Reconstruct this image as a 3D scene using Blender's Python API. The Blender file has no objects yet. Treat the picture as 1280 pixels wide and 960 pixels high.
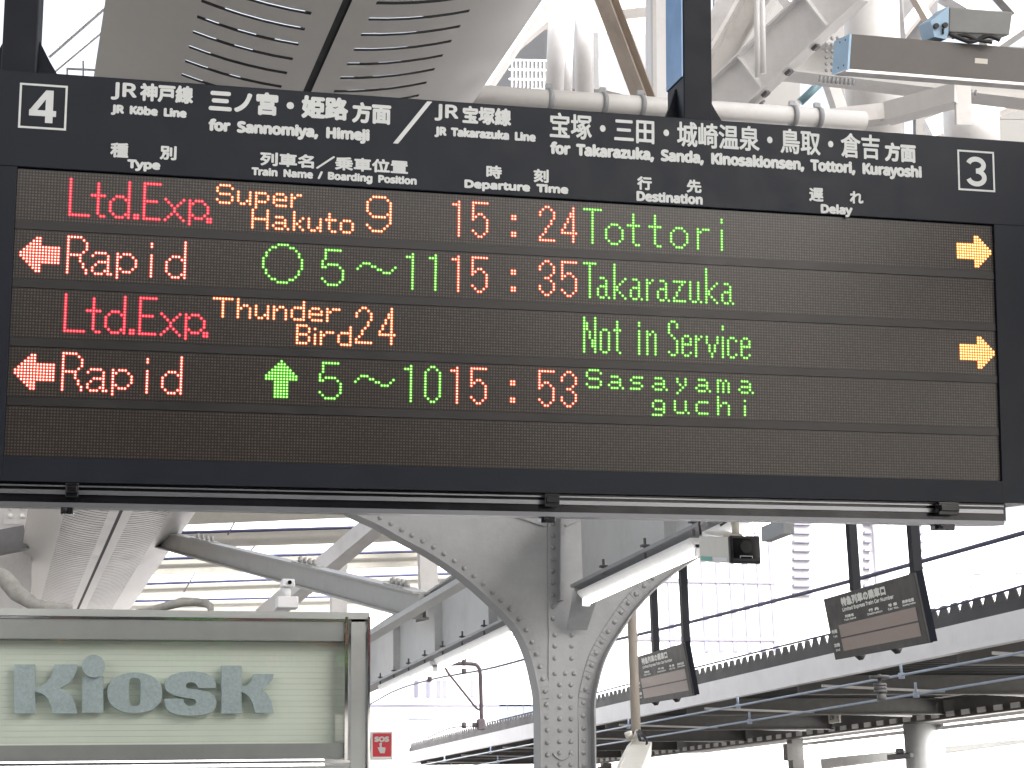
import bpy, bmesh, math, random, os
from mathutils import Vector, Matrix
random.seed(7)
R = math.radians
sc = bpy.context.scene
C = sc.collection

# ------------------------------------------------------------------ camera
CAMZ = 1.6
ROWX = Vector((0.9692485, 0.0444948, 0.2420279))     # world axes seen from the camera (x right, y down, z ahead)
ROWY = Vector((-0.2453826, 0.2489518, 0.9369154))
ROWZ = Vector((-0.0185654, -0.9674933, 0.2522144))
FPX = 2100.0                                          # focal length in pixels of the 1280 wide frame
cam_d = bpy.data.cameras.new('camera')
cam = bpy.data.objects.new('camera', cam_d); C.objects.link(cam)
cam_d.sensor_fit = 'HORIZONTAL'; cam_d.sensor_width = 36.0
cam_d.lens = 36.0 * FPX / 1280.0
cam_d.clip_start = 0.05; cam_d.clip_end = 6000
def cw(v): return Vector((ROWX.dot(v), ROWY.dot(v), ROWZ.dot(v)))
right, down, fwd = cw(Vector((1, 0, 0))), cw(Vector((0, 1, 0))), cw(Vector((0, 0, 1)))
m3 = Matrix((right, -down, -fwd)).transposed()
cam.matrix_world = Matrix.Translation((0, 0, CAMZ)) @ m3.to_4x4()
sc.camera = cam

# ------------------------------------------------------------------ light
SUN_EL, SUN_AZ = R(46), R(168)       # azimuth measured from +Y towards +X: behind the camera, to its right
w = bpy.data.worlds.new('World'); sc.world = w; w.use_nodes = True
nt = w.node_tree
sky = nt.nodes.new('ShaderNodeTexSky'); sky.sky_type = 'NISHITA'; sky.sun_disc = False
sky.sun_elevation = SUN_EL; sky.sun_rotation = SUN_AZ
sky.air_density = 1.0; sky.dust_density = 8.0; sky.ozone_density = 1.0
bg = nt.nodes['Background']
hs = nt.nodes.new('ShaderNodeHueSaturation'); hs.inputs['Saturation'].default_value = 0.35      # hazy white November sky
nt.links.new(sky.outputs[0], hs.inputs['Color']); nt.links.new(hs.outputs[0], bg.inputs[0]); bg.inputs[1].default_value = 0.15
sun_d = bpy.data.lights.new('sun', 'SUN'); sun_d.energy = 2.6; sun_d.angle = R(3); sun_d.color = (1.0, 0.97, 0.93)
sun = bpy.data.objects.new('sun', sun_d); C.objects.link(sun)
sdir = Vector((math.sin(SUN_AZ) * math.cos(SUN_EL), math.cos(SUN_AZ) * math.cos(SUN_EL), math.sin(SUN_EL)))
sun.rotation_euler = sdir.to_track_quat('Z', 'Y').to_euler()
sc.view_settings.view_transform = 'Standard'; sc.view_settings.look = 'None'
sc.view_settings.gamma = 1.0; sc.view_settings.use_curve_mapping = False
EXPO = 1.85
sc.view_settings.exposure = EXPO
sc.cycles.max_bounces = 8; sc.cycles.diffuse_bounces = 5; sc.cycles.glossy_bounces = 4
sc.cycles.transparent_max_bounces = 12
sc.cycles.caustics_reflective = False; sc.cycles.caustics_refractive = False
sc.cycles.sample_clamp_indirect = 6.0

# ------------------------------------------------------------------ measuring helpers (photo ray -> point at a real distance)
def ray(px, py): return cw(Vector(((px - 640) / FPX, (py - 480) / FPX, 1.0)))
def P(px, py, Y=None, X=None, Z=None, D=None):
    r = ray(px, py)
    t = D if D is not None else Y / r.y if Y is not None else X / r.x if X is not None else (Z - CAMZ) / r.z
    return Vector((0, 0, CAMZ)) + r * t
HI = ((0.257329018, 0.0079645789, -24.69947181), (-0.0159217596, 0.2722004673, -58.60869137), (-9.8652458e-05, 6.2008923e-05, 0.995120896))
def uv(px, py):
    q = [r[0] * px + r[1] * py + r[2] for r in HI]
    return q[0] / q[2], q[1] / q[2]

# ------------------------------------------------------------------ materials
MATS = {}
def mat(name, col, rough=0.5, metal=0.0, var=0.10, scale=6.0, bump=0.0, spec=0.5, dirt=0.0, stretch=(1, 1, 1), coat=0.0):
    if name in MATS: return MATS[name]
    m = bpy.data.materials.new(name); m.use_nodes = True; MATS[name] = m
    t = m.node_tree; b = t.nodes['Principled BSDF']
    b.inputs['Roughness'].default_value = rough; b.inputs['Metallic'].default_value = metal
    b.inputs['Specular IOR Level'].default_value = spec
    b.inputs['Coat Weight'].default_value = coat; b.inputs['Coat Roughness'].default_value = 0.08
    tc = t.nodes.new('ShaderNodeTexCoord'); mp = t.nodes.new('ShaderNodeMapping')
    mp.inputs['Scale'].default_value = stretch
    t.links.new(tc.outputs['Object'], mp.inputs[0])
    n1 = t.nodes.new('ShaderNodeTexNoise'); n1.inputs['Scale'].default_value = scale; n1.inputs['Detail'].default_value = 6
    n1.inputs['Roughness'].default_value = 0.65
    t.links.new(mp.outputs[0], n1.inputs['Vector'])
    r1 = t.nodes.new('ShaderNodeMapRange'); r1.inputs[1].default_value = 0.3; r1.inputs[2].default_value = 0.7
    r1.inputs[3].default_value = 1 - var; r1.inputs[4].default_value = 1 + var
    t.links.new(n1.outputs[0], r1.inputs[0])
    vm = t.nodes.new('ShaderNodeVectorMath'); vm.operation = 'SCALE'; vm.inputs[0].default_value = col
    t.links.new(r1.outputs[0], vm.inputs['Scale'])
    out = vm.outputs[0]
    if dirt > 0:
        n2 = t.nodes.new('ShaderNodeTexNoise'); n2.inputs['Scale'].default_value = scale * 0.35; n2.inputs['Detail'].default_value = 9
        n2.inputs['Roughness'].default_value = 0.75
        t.links.new(mp.outputs[0], n2.inputs['Vector'])
        r2 = t.nodes.new('ShaderNodeMapRange'); r2.inputs[1].default_value = 0.52; r2.inputs[2].default_value = 0.72
        r2.inputs[3].default_value = 0; r2.inputs[4].default_value = dirt
        t.links.new(n2.outputs[0], r2.inputs[0])
        mx = t.nodes.new('ShaderNodeMix'); mx.data_type = 'RGBA'
        t.links.new(r2.outputs[0], mx.inputs[0]); t.links.new(out, mx.inputs[6])
        mx.inputs[7].default_value = (col[0] * 0.45, col[1] * 0.40, col[2] * 0.34, 1)
        out = mx.outputs[2]
    t.links.new(out, b.inputs['Base Color'])
    r3 = t.nodes.new('ShaderNodeMapRange'); r3.inputs[1].default_value = 0.3; r3.inputs[2].default_value = 0.7
    dr = 0.015 if metal > .2 else 0.08
    r3.inputs[3].default_value = max(0.02, rough - dr); r3.inputs[4].default_value = min(1, rough + dr)
    t.links.new(n1.outputs[0], r3.inputs[0]); t.links.new(r3.outputs[0], b.inputs['Roughness'])
    if bump > 0:
        bp = t.nodes.new('ShaderNodeBump'); bp.inputs['Strength'].default_value = bump; bp.inputs['Distance'].default_value = 0.01
        n3 = t.nodes.new('ShaderNodeTexNoise'); n3.inputs['Scale'].default_value = scale * 8; n3.inputs['Detail'].default_value = 4
        t.links.new(mp.outputs[0], n3.inputs['Vector']); t.links.new(n3.outputs[0], bp.inputs['Height'])
        t.links.new(bp.outputs[0], b.inputs['Normal'])
    return m
def emit(name, col, strength):
    if name in MATS: return MATS[name]
    m = bpy.data.materials.new(name); m.use_nodes = True; MATS[name] = m
    b = m.node_tree.nodes['Principled BSDF']
    b.inputs['Base Color'].default_value = (*[min(0.8, c) for c in col], 1)
    b.inputs['Emission Color'].default_value = (*col, 1); b.inputs['Emission Strength'].default_value = strength
    return m
def glass(name, tint=(0.92, 0.97, 0.95), rough=0.0):
    if name in MATS: return MATS[name]
    m = bpy.data.materials.new(name); m.use_nodes = True; MATS[name] = m
    t = m.node_tree
    for n in list(t.nodes): t.nodes.remove(n)
    o = t.nodes.new('ShaderNodeOutputMaterial'); mx = t.nodes.new('ShaderNodeMixShader')
    tr = t.nodes.new('ShaderNodeBsdfTransparent'); tr.inputs[0].default_value = (*tint, 1)
    gl = t.nodes.new('ShaderNodeBsdfGlossy'); gl.inputs['Roughness'].default_value = rough
    fr = t.nodes.new('ShaderNodeLayerWeight'); fr.inputs[0].default_value = 0.5
    pw = t.nodes.new('ShaderNodeMath'); pw.operation = 'POWER'; pw.inputs[1].default_value = 5.0; t.links.new(fr.outputs['Facing'], pw.inputs[0])
    ma = t.nodes.new('ShaderNodeMath'); ma.operation = 'MULTIPLY_ADD'; ma.inputs[1].default_value = .9; ma.inputs[2].default_value = .045; t.links.new(pw.outputs[0], ma.inputs[0])
    t.links.new(ma.outputs[0], mx.inputs[0]); t.links.new(tr.outputs[0], mx.inputs[1]); t.links.new(gl.outputs[0], mx.inputs[2])
    t.links.new(mx.outputs[0], o.inputs[0])
    return m
def led_panel_mat():
    """dark acrylic of an LED module: one unlit lens every 10 mm"""
    m = bpy.data.materials.new('led_module_face'); m.use_nodes = True
    t = m.node_tree; b = t.nodes['Principled BSDF']
    b.inputs['Roughness'].default_value = 0.30
    tc = t.nodes.new('ShaderNodeTexCoord'); sp = t.nodes.new('ShaderNodeSeparateXYZ'); t.links.new(tc.outputs['Object'], sp.inputs[0])
    ds = []; cells = []
    for ax in ('X', 'Z'):
        dv = t.nodes.new('ShaderNodeMath'); dv.operation = 'MULTIPLY_ADD'; dv.inputs[1].default_value = 100.0; dv.inputs[2].default_value = 1000.5
        t.links.new(sp.outputs[ax], dv.inputs[0])
        fr = t.nodes.new('ShaderNodeMath'); fr.operation = 'FRACT'; t.links.new(dv.outputs[0], fr.inputs[0])
        fl = t.nodes.new('ShaderNodeMath'); fl.operation = 'FLOOR'; t.links.new(dv.outputs[0], fl.inputs[0]); cells.append(fl)
        sb = t.nodes.new('ShaderNodeMath'); sb.operation = 'SUBTRACT'; sb.inputs[1].default_value = 0.5; t.links.new(fr.outputs[0], sb.inputs[0])
        pw = t.nodes.new('ShaderNodeMath'); pw.operation = 'MULTIPLY'; t.links.new(sb.outputs[0], pw.inputs[0]); t.links.new(sb.outputs[0], pw.inputs[1])
        ds.append(pw)
    ad = t.nodes.new('ShaderNodeMath'); ad.operation = 'ADD'; t.links.new(ds[0].outputs[0], ad.inputs[0]); t.links.new(ds[1].outputs[0], ad.inputs[1])
    sq = t.nodes.new('ShaderNodeMath'); sq.operation = 'SQRT'; t.links.new(ad.outputs[0], sq.inputs[0])
    mr = t.nodes.new('ShaderNodeMapRange'); mr.inputs[1].default_value = 0.24; mr.inputs[2].default_value = 0.40
    mr.inputs[3].default_value = 1; mr.inputs[4].default_value = 0; t.links.new(sq.outputs[0], mr.inputs[0])
    cb = t.nodes.new('ShaderNodeCombineXYZ'); t.links.new(cells[0].outputs[0], cb.inputs[0]); t.links.new(cells[1].outputs[0], cb.inputs[2])
    wn = t.nodes.new('ShaderNodeTexWhiteNoise'); t.links.new(cb.outputs[0], wn.inputs['Vector'])
    lens = t.nodes.new('ShaderNodeMix'); lens.data_type = 'RGBA'; t.links.new(wn.outputs['Value'], lens.inputs[0])
    lens.inputs[6].default_value = (0.052, 0.040, 0.028, 1); lens.inputs[7].default_value = (0.090, 0.066, 0.052, 1)
    mx = t.nodes.new('ShaderNodeMix'); mx.data_type = 'RGBA'; t.links.new(mr.outputs[0], mx.inputs[0])
    mx.inputs[6].default_value = (0.007, 0.0055, 0.005, 1); t.links.new(lens.outputs[2], mx.inputs[7])
    # a slight drift of colour between modules
    nz = t.nodes.new('ShaderNodeTexNoise'); nz.inputs['Scale'].default_value = 2.2; t.links.new(tc.outputs['Object'], nz.inputs['Vector'])
    nr = t.nodes.new('ShaderNodeMapRange'); nr.inputs[1].default_value = .3; nr.inputs[2].default_value = .7; nr.inputs[3].default_value = .88; nr.inputs[4].default_value = 1.12
    t.links.new(nz.outputs[0], nr.inputs[0])
    sc_ = t.nodes.new('ShaderNodeVectorMath'); sc_.operation = 'SCALE'; t.links.new(mx.outputs[2], sc_.inputs[0]); t.links.new(nr.outputs[0], sc_.inputs['Scale'])
    t.links.new(sc_.outputs[0], b.inputs['Base Color'])
    return m

NAVY = mat('board_black_paint', (0.0065, 0.0095, 0.0165), 0.45, var=0.10, scale=9, bump=0.03, spec=.26)
GAPB = mat('led_gap_black', (0.011, 0.0092, 0.0085), 0.36, var=.08)
LEDM = led_panel_mat()
LETTER = mat('sign_white_film', (0.62, 0.64, 0.63), 0.5, var=0.03, scale=30)
POST = mat('gloss_black_paint', (0.010, 0.012, 0.018), 0.38, var=.1, spec=.14)
ALU = mat('aluminium', (0.30, 0.31, 0.33), 0.30, metal=1.0, var=.03, scale=3)
CHROME = mat('polished_steel', (0.72, 0.73, 0.74), 0.10, metal=1.0, var=.04)
GLOSSBLK = mat('gloss_black_channel', (0.010, 0.010, 0.012), 0.15, var=.1)
WHITE = mat('white_steel_paint', (0.84, 0.84, 0.85), 0.45, var=.05, scale=1.5, dirt=.25)
OFFWHITE = mat('cream_steel_paint', (0.70, 0.69, 0.68), 0.5, var=.06, scale=2, dirt=.35)
BEIGE = mat('beige_steel_paint', (0.44, 0.38, 0.33), 0.55, var=.10, scale=2.5, dirt=.5, stretch=(1, 1, .4))
GREYP = mat('grey_steel_paint', (0.30, 0.31, 0.325), 0.42, var=.10, scale=4, dirt=.35, bump=.15)
GREYC = mat('column_grey_paint', (0.255, 0.26, 0.265), 0.45, var=.10, scale=4, dirt=.35, bump=.15)
GREYL = mat('girder_light_paint', (0.56, 0.57, 0.57), 0.42, var=.06, scale=3, dirt=.3, bump=.1)
GREYS = mat('strut_grey_paint', (0.42, 0.42, 0.41), 0.45, var=.08, scale=3, dirt=.35)
GREYD = mat('dark_grey_paint', (0.13, 0.13, 0.135), 0.5, var=.15, scale=3, dirt=.4)
SOFF = mat('soffit_grey_metal', (0.47, 0.46, 0.445), 0.46, metal=0.0, var=.05, scale=2.0, bump=.04)
DARK = mat('painted_void_shade', (0.02, 0.02, 0.022), 0.7, var=.2)  # near-black standing in for the shade inside slots, seam and opening
CONC = mat('platform_concrete', (0.36, 0.35, 0.335), 0.8, var=.15, scale=3, dirt=.4, bump=.3)
CANOPY = mat('canopy_dark_steel', (0.022, 0.022, 0.024), 0.55, var=.2, scale=2, dirt=.4)
FACADE = mat('pale_facade', (0.70, 0.70, 0.73), 0.6, var=.03, scale=.5)
FACLINE = mat('facade_joint_grey', (0.135, 0.135, 0.185), 0.6, var=.05)
FACWIN = mat('facade_window_glass', (0.32, 0.38, 0.46), 0.15, var=.15, scale=1)
LTBLUE = mat('grey_painted_skylight', (0.46, 0.66, 0.86), 0.4, var=.06)  # grey surfaces coloured blue to stand for skylight from the left
TAUPE = mat('lamp_housing_grey', (0.145, 0.136, 0.127), 0.5, var=.06, scale=8)
CCTVW = mat('camera_housing_cream', (0.66, 0.64, 0.57), 0.45, var=.05, scale=15, dirt=.15)
CCTVK = mat('camera_front_black', (0.008, 0.008, 0.010), 0.12, var=.1, spec=.2)
TEAL = mat('teal_label', (0.10, 0.42, 0.33), 0.5)
RED = mat('sos_red_film', (0.62, 0.035, 0.055), 0.45, var=.05)
HOSE = mat('beige_cable_wrap', (0.38, 0.37, 0.345), 0.75, var=.2, scale=14, dirt=.5, bump=.4)
WIRE = mat('wire_dark_blue', (0.055, 0.06, 0.13), 0.5, var=.1)
RUST = mat('catenary_bracket_brown', (0.15, 0.125, 0.14), 0.6, var=.2, scale=20)
SMALLLED = mat('small_board_screen', (0.20, 0.152, 0.132), 0.5, var=.05, scale=30)
BLACKR = mat('black_rubber', (0.02, 0.02, 0.02), 0.5)

# ------------------------------------------------------------------ mesh helpers
class MB:
    def __init__(s): s.bm = bmesh.new()
    def face(s, pts, mi=0):
        f = s.bm.faces.new([s.bm.verts.new(p) for p in pts]); f.material_index = mi; return f
    def box(s, c, sx, sy, sz, ax=None, mi=0):
        """box centred at c, sizes along the three axes ax"""
        X, Y, Z = ax or (Vector((1, 0, 0)), Vector((0, 1, 0)), Vector((0, 0, 1)))
        c = Vector(c); v = []
        for k in (-.5, .5):
            for j in (-.5, .5):
                for i in (-.5, .5): v.append(s.bm.verts.new(c + X * sx * i + Y * sy * j + Z * sz * k))
        for q in ((0, 2, 3, 1), (4, 5, 7, 6), (0, 1, 5, 4), (2, 6, 7, 3), (0, 4, 6, 2), (1, 3, 7, 5)):
            f = s.bm.faces.new([v[a] for a in q]); f.material_index = mi
        return s
    def rng(s, x0, x1, y0, y1, z0, z1, mi=0):
        return s.box(((x0 + x1) / 2, (y0 + y1) / 2, (z0 + z1) / 2), abs(x1 - x0), abs(y1 - y0), abs(z1 - z0), mi=mi)
    def bar(s, a, b, w, h, up=(0, 0, 1), mi=0):
        """box from a to b, w across, h along up"""
        a, b = Vector(a), Vector(b); d = (b - a); L = d.length; d.normalize()
        side = d.cross(Vector(up)).normalized(); u = side.cross(d).normalized()
        return s.box((a + b) / 2, L, w, h, (d, side, u), mi)
    def hbeam(s, a, b, h, wdt, tf=.03, tw=.02, up=(0, 0, 1)):
        a, b = Vector(a), Vector(b); d = (b - a).normalized()
        side = d.cross(Vector(up)).normalized(); u = side.cross(d).normalized()
        s.bar(a, b, tw, h - 2 * tf, u)
        s.bar(a + u * (h - tf) / 2, b + u * (h - tf) / 2, wdt, tf, u)
        s.bar(a - u * (h - tf) / 2, b - u * (h - tf) / 2, wdt, tf, u)
        return s
    def tube(s, pts, r, n=10, mi=0, cap=True):
        pts = [Vector(p) for p in pts]; rings = []
        for i, p in enumerate(pts):
            d = (pts[min(i + 1, len(pts) - 1)] - pts[max(i - 1, 0)]).normalized()
            x = d.orthogonal() if i == 0 else (px_ - d * px_.dot(d))
            x.normalize(); px_ = x; y = d.cross(x)
            rr = r[i] if isinstance(r, (list, tuple)) else r
            rings.append([s.bm.verts.new(p + (x * math.cos(2 * math.pi * k / n) + y * math.sin(2 * math.pi * k / n)) * rr) for k in range(n)])
        for A, B in zip(rings, rings[1:]):
            for k in range(n):
                f = s.bm.faces.new((A[k], A[(k + 1) % n], B[(k + 1) % n], B[k])); f.smooth = True; f.material_index = mi
        if cap:
            f = s.bm.faces.new(rings[0][::-1]); f.material_index = mi
            f = s.bm.faces.new(rings[-1]); f.material_index = mi
        return s
    def prism(s, pts, ext, mi=0):
        """polygon pts (3D) pushed along the vector ext"""
        ext = Vector(ext); A = [s.bm.verts.new(Vector(p)) for p in pts]; B = [s.bm.verts.new(Vector(p) + ext) for p in pts]
        n = len(A)
        f = s.bm.faces.new(A); f.material_index = mi; f = s.bm.faces.new(B[::-1]); f.material_index = mi
        for k in range(n):
            f = s.bm.faces.new((A[k], B[k], B[(k + 1) % n], A[(k + 1) % n])); f.material_index = mi
        return s
    def dome(s, c, nrm, r, n=8, flat=.6, mi=0):
        c = Vector(c); z = Vector(nrm).normalized(); x = z.orthogonal().normalized(); y = z.cross(x)
        prev = None
        for k, (rr, hh) in enumerate(((1, 0), (.88, .45), (.5, .85))):
            ring = [s.bm.verts.new(c + (x * math.cos(2 * math.pi * i / n) + y * math.sin(2 * math.pi * i / n)) * r * rr + z * r * hh * flat) for i in range(n)]
            if prev:
                for i in range(n):
                    f = s.bm.faces.new((prev[i], prev[(i + 1) % n], ring[(i + 1) % n], ring[i])); f.smooth = True; f.material_index = mi
            prev = ring
        t = s.bm.verts.new(c + z * r * flat)
        for i in range(n):
            f = s.bm.faces.new((prev[i], prev[(i + 1) % n], t)); f.smooth = True; f.material_index = mi
        return s
    def build(s, name, m, parent=None, bevel=0.0, fixn=True):
        if fixn: bmesh.ops.recalc_face_normals(s.bm, faces=s.bm.faces)
        me = bpy.data.meshes.new(name); s.bm.to_mesh(me); s.bm.free()
        for q in (m if isinstance(m, (list, tuple)) else [m]): me.materials.append(q)
        o = bpy.data.objects.new(name, me); C.objects.link(o)
        if parent: o.parent = parent
        if bevel:
            b = o.modifiers.new('bevel', 'BEVEL'); b.width = bevel; b.segments = 2; b.limit_method = 'ANGLE'; b.angle_limit = R(40)
        return o
def tag(o, label, cat, group=None, kind=None):
    o['label'] = label; o['category'] = cat
    if group: o['group'] = group
    if kind: o['kind'] = kind
    return o
def struct(o): o['kind'] = 'structure'; return o
def thing(name, label, cat, loc=(0, 0, 0), group=None):
    o = bpy.data.objects.new(name, None); C.objects.link(o); o.location = loc; o.empty_display_size = .2
    return tag(o, label, cat, group)
def L(o, pts):     # world points into the frame of a translated parent
    q = o.location; return [Vector(p) - q for p in pts]

# ------------------------------------------------------------------ lettering
def find_font():
    try:
        p = os.path.join(bpy.utils.system_resource('DATAFILES'), 'fonts', 'NotoSansHebrew-Regular.woff2')
        if os.path.exists(p): return bpy.data.fonts.load(p)
    except Exception: pass
    return None
FONT = find_font()
_glyphs = {}
def glyph_mesh(body, cjk):
    key = (body, cjk)
    if key in _glyphs: return _glyphs[key]
    cu = bpy.data.curves.new('t', 'FONT'); cu.body = body; cu.size = 1; cu.resolution_u = 4
    if FONT and not cjk: cu.font = FONT
    ob = bpy.data.objects.new('t', cu); C.objects.link(ob)
    bpy.context.view_layer.update()
    me = bpy.data.meshes.new_from_object(ob.evaluated_get(bpy.context.evaluated_depsgraph_get()))
    vs = [tuple(v.co) for v in me.vertices]; fs = [tuple(p.vertices) for p in me.polygons]
    bpy.data.objects.remove(ob); bpy.data.curves.remove(cu); bpy.data.meshes.remove(me)
    x0 = min(v[0] for v in vs); x1 = max(v[0] for v in vs); y0 = min(v[1] for v in vs); y1 = max(v[1] for v in vs)
    _glyphs[key] = ([((v[0] - x0) / (x1 - x0), (v[1] - y0) / (y1 - y0)) for v in vs], fs)
    return _glyphs[key]
def lettering(name, parent, body, org, ex, ez, en, wdt, hgt, bold, m=None, cjk=False):
    """body fitted in a box wdt x hgt whose lower left corner is org; thickened by striking it several times, each a hair proud"""
    vs, fs = glyph_mesh(body, cjk)
    mb = MB(); n = 8 if bold > 0 else 1
    bw, bh = bold, bold
    for k in range(n):
        dx = bold * math.cos(2 * math.pi * k / n) if n > 1 else 0
        dy = bold * math.sin(2 * math.pi * k / n) if n > 1 else 0
        V = [mb.bm.verts.new(org + ex * (bw + x * (wdt - 2 * bw) + dx) + ez * (bh + y * (hgt - 2 * bh) + dy) + en * (0.0004 + 0.00012 * k)) for x, y in vs]
        for f in fs:
            try: mb.bm.faces.new([V[i] for i in f])
            except ValueError: pass
    return mb.build(name, m or LETTER, parent, fixn=False)

# ================================================================== THE SETTING
mb = MB(); mb.rng(-600, 600, -400, 1500, -1.35, -1.15); g = struct(mb.build('ground', mat('ballast_ground', (0.20, 0.185, 0.17), .9, var=.25, scale=2, bump=.5)))
mb = MB(); mb.rng(-5.2, 5.6, -60, 110, -1.15, 0); struct(mb.build('platform', CONC))
mb = MB(); mb.rng(11.8, 24, -60, 110, -1.146, -0.004); struct(mb.build('opposite_platform', CONC))

# unseen roof slab, added overhead to keep sun off the board and steelwork
t = thing('shading_roof', 'unseen pale roof slab added high over the tracks for shade', 'roof', (2, 0, 24))
mb = MB(); mb.rng(-28, 16, -64, 29, 0, .4); mb.build('roof_deck', mat('roof_deck_grey', (.55, .54, .53), .6), t)
for y in range(-60, 29, 6): mb = MB(); mb.hbeam((-28, y, -.46), (16, y, -.46), .9, .4); mb.build('roof_beam', OFFWHITE, t)
t = thing('reflection_block', 'unseen dark block added behind the camera to darken the board reflection', 'enclosure', (-2.5, -9, 0))  # added out of view so the board's left half reflects something dark
mb = MB(); mb.rng(-3, 7.0, -8, 0, 0, 6.0); mb.build('block_body', GREYD, t)
mb = MB(); mb.rng(-1.6, 1.6, .002, .06, 0.02, 2.4); mb.build('dark_inset', DARK, t)

# ================================================================== DEPARTURE BOARD
B = thing('departure_board', 'wide black LED departure board in the foreground with four lit rows of trains', 'departure board')
BO = Vector((-0.0989351, 5.422023, 3.7040973))
BU = Vector((0.99926468, -0.03833741, 0)).normalized()
BV = Vector((0.0165, 0.12092, -0.99351)); BV = (BV - BU * BV.dot(BU)).normalized()
BZ = -BV; BN = BZ.cross(BU).normalized()
if BN.y < 0: BN = -BN
M4 = Matrix((BU, BN, BZ)).transposed().to_4x4(); M4.translation = BO
B.matrix_world = M4
S = 0.01
def bl(u, v, d=0.0): return Vector((u * S, d, -v * S))
# body
UL, UR, VT, VB = -31, 348, -34.6, 101.8
mb = MB(); mb.rng(UL * S, UR * S, 0.012, 0.36, -VB * S, -VT * S); mb.build('cabinet', NAVY, B, bevel=.006)
mb = MB(); mb.rng(UL * S, UR * S, -0.012, 0.0115, 2.0 * S, -VT * S); HP = mb.build('header_panel', NAVY, B, bevel=.003)
mb = MB()
mb.rng(UL * S, -17.3 * S, -0.012, 0.0115, -VB * S, 1.97 * S)
mb.rng(333.4 * S, UR * S, -0.012, 0.0115, -VB * S, 1.97 * S)
mb.rng(-17.25 * S, 333.35 * S, -0.012, 0.0115, -VB * S, -93.9 * S)
mb.build('bezel', NAVY, B)
# rows of LED modules and the bars between them
ROWS = []
for r in range(5):
    row = bpy.data.objects.new('led_row', None)
    mb = MB(); mb.rng(-17.2 * S, 333.3 * S, 0.0005, 0.0118, -15.75 * S, 0.75 * S if r else 1.6 * S)
    o = mb.build('led_row', LEDM, B); o.location = (0, 0, -19.5 * r * S); ROWS.append(o)
    if r < 4:
        mb = MB(); v0 = 19.5 * r + 15.85; v1 = 19.5 * (r + 1) - .85
        mb.rng(-17.2 * S, 333.3 * S, -0.003, 0.0118, -v1 * S, -v0 * S); mb.build('divider_bar', GAPB, B)

GL = {}
def g(name, rows): GL[name] = rows.split('/')
g('L', 'X/X/X/X/X/X/X/X/X/X/X/X/XXXXXXX')
g('t', '/..X/..X/..X/..X/XXXXX/..X/..X/..X/..X/..X/..X/...XX')
g('d', '......X/......X/......X/......X/......X/..XXX.X/.X...XX/X.....X/X.....X/X.....X/X.....X/.X...XX/..XXX.X')
g('dot', '///////////XX/XX')
g('E', 'XXXXXX/X/X/X/X/X/XXXXX/X/X/X/X/X/XXXXXX')
g('x', '/////X.....X/.X...X/..X.X/...X/...X/..X.X/.X...X/X.....X')
g('p', '/////X.XXX/XX...X/X.....X/X.....X/X.....X/X.....X/XX...X/X.XXX/X')
g('p', '/////X.XXX/XX...X/X.....X/X.....X/X.....X/XX...X/X.XXX/X/X')
g('R', 'XXXXX/X....X/X.....X/X.....X/X.....X/X....X/XXXXX/X...X/X...X/X....X/X....X/X.....X/X.....X')
g('a', '/////.XXXX/X....X/.....X/..XXXX/.X...X/X....X/X...XX/.XXX.XX')
g('i', '/X/X///X/X/X/X/X/X/X/X')
g('i', '/X/X///X/X/X/X/X/X/X/X')
g('T', 'XXXXXXX' + '/...X' * 12)
g('o', '/////..XXX/.X...X/X.....X/X.....X/X.....X/X.....X/.X...X/..XXX')
g('r', '/////X.XXX/XX/X/X/X/X/X/X')
# digits 6 wide
g('1', '..X/XXX' + '/..X' * 11)
g('5', 'XXXXXX/X/X/X/X.XX/XX..X/X....X/.....X/.....X/.....X/X....X/.X..X/..XX')
g('2', '..XX/.X..X/X....X/X....X/.....X/....X/....X/...X/..X/..X/.X/X/XXXXXX')
g('4', '....X/....X/...XX/...XX/..X.X/..X.X/.X..X/.X..X/X...X/XXXXXX/....X/....X/....X')
g('3', '..XX/.X..X/X....X/X....X/.....X/....X/..XX/....X/.....X/X....X/X....X/.X..X/..XX')
g('0', '..XX/.X..X' + '/X....X' * 9 + '/.X..X/..XX')
g(':', '////XX/XX/////XX/XX')
g('9', '..XXXXX/.X.....X/X.......X/X.......X/X.......X/X.......X/.X.....XX/..XXXXX.X/........X/........X/X......X/.X....X/..XXXX')
g('5b', '.XXXXXX/.X/.X/.X/X/X.XXXX/XX....X/.......X/.......X/.......X/X......X/.X....X/..XXXX')
g('5b', '.XXXXXX/.X/.X/.X/X/X.XXXX/XX....X/.......X/.......X/.......X/X......X/.X....X/..XXXX')
g('~', '..XXX/.X...XX/X......XX...X/.........XXX')
g('~', '..XXX/.X...XX......X/X......XX...X/.........XXX')
g('circle', '.....XXXX/...XX....XX/..X........X/.X..........X/.X..........X' + '/X............X' * 4 + '/.X..........X/.X..........X/..X........X/...XX....XX/.....XXXX')
g('left', '.....XX/....XXX/...XXXX/..XXXXXXXXXXX/.XXXXXXXXXXXX/XXXXXXXXXXXXX/XXXXXXXXXXXXX/.XXXXXXXXXXXX/..XXXXXXXXXXX/...XXXX/....XXX/.....XX')
g('right', '.......XX/.......XXX/.......XXXX/XXXXXXXXXXXX/XXXXXXXXXXXXX/XXXXXXXXXXXXXX/XXXXXXXXXXXXXX/XXXXXXXXXXXXX/XXXXXXXXXXXX/.......XXXX/.......XXX/.......XX')
g('up', '.....X/....XXX/...XXXXX/..XXXXXXX/.XXXXXXXXX/XXXXXXXXXXX/XXXXXXXXXXX' + '/...XXXXX' * 6)
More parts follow.
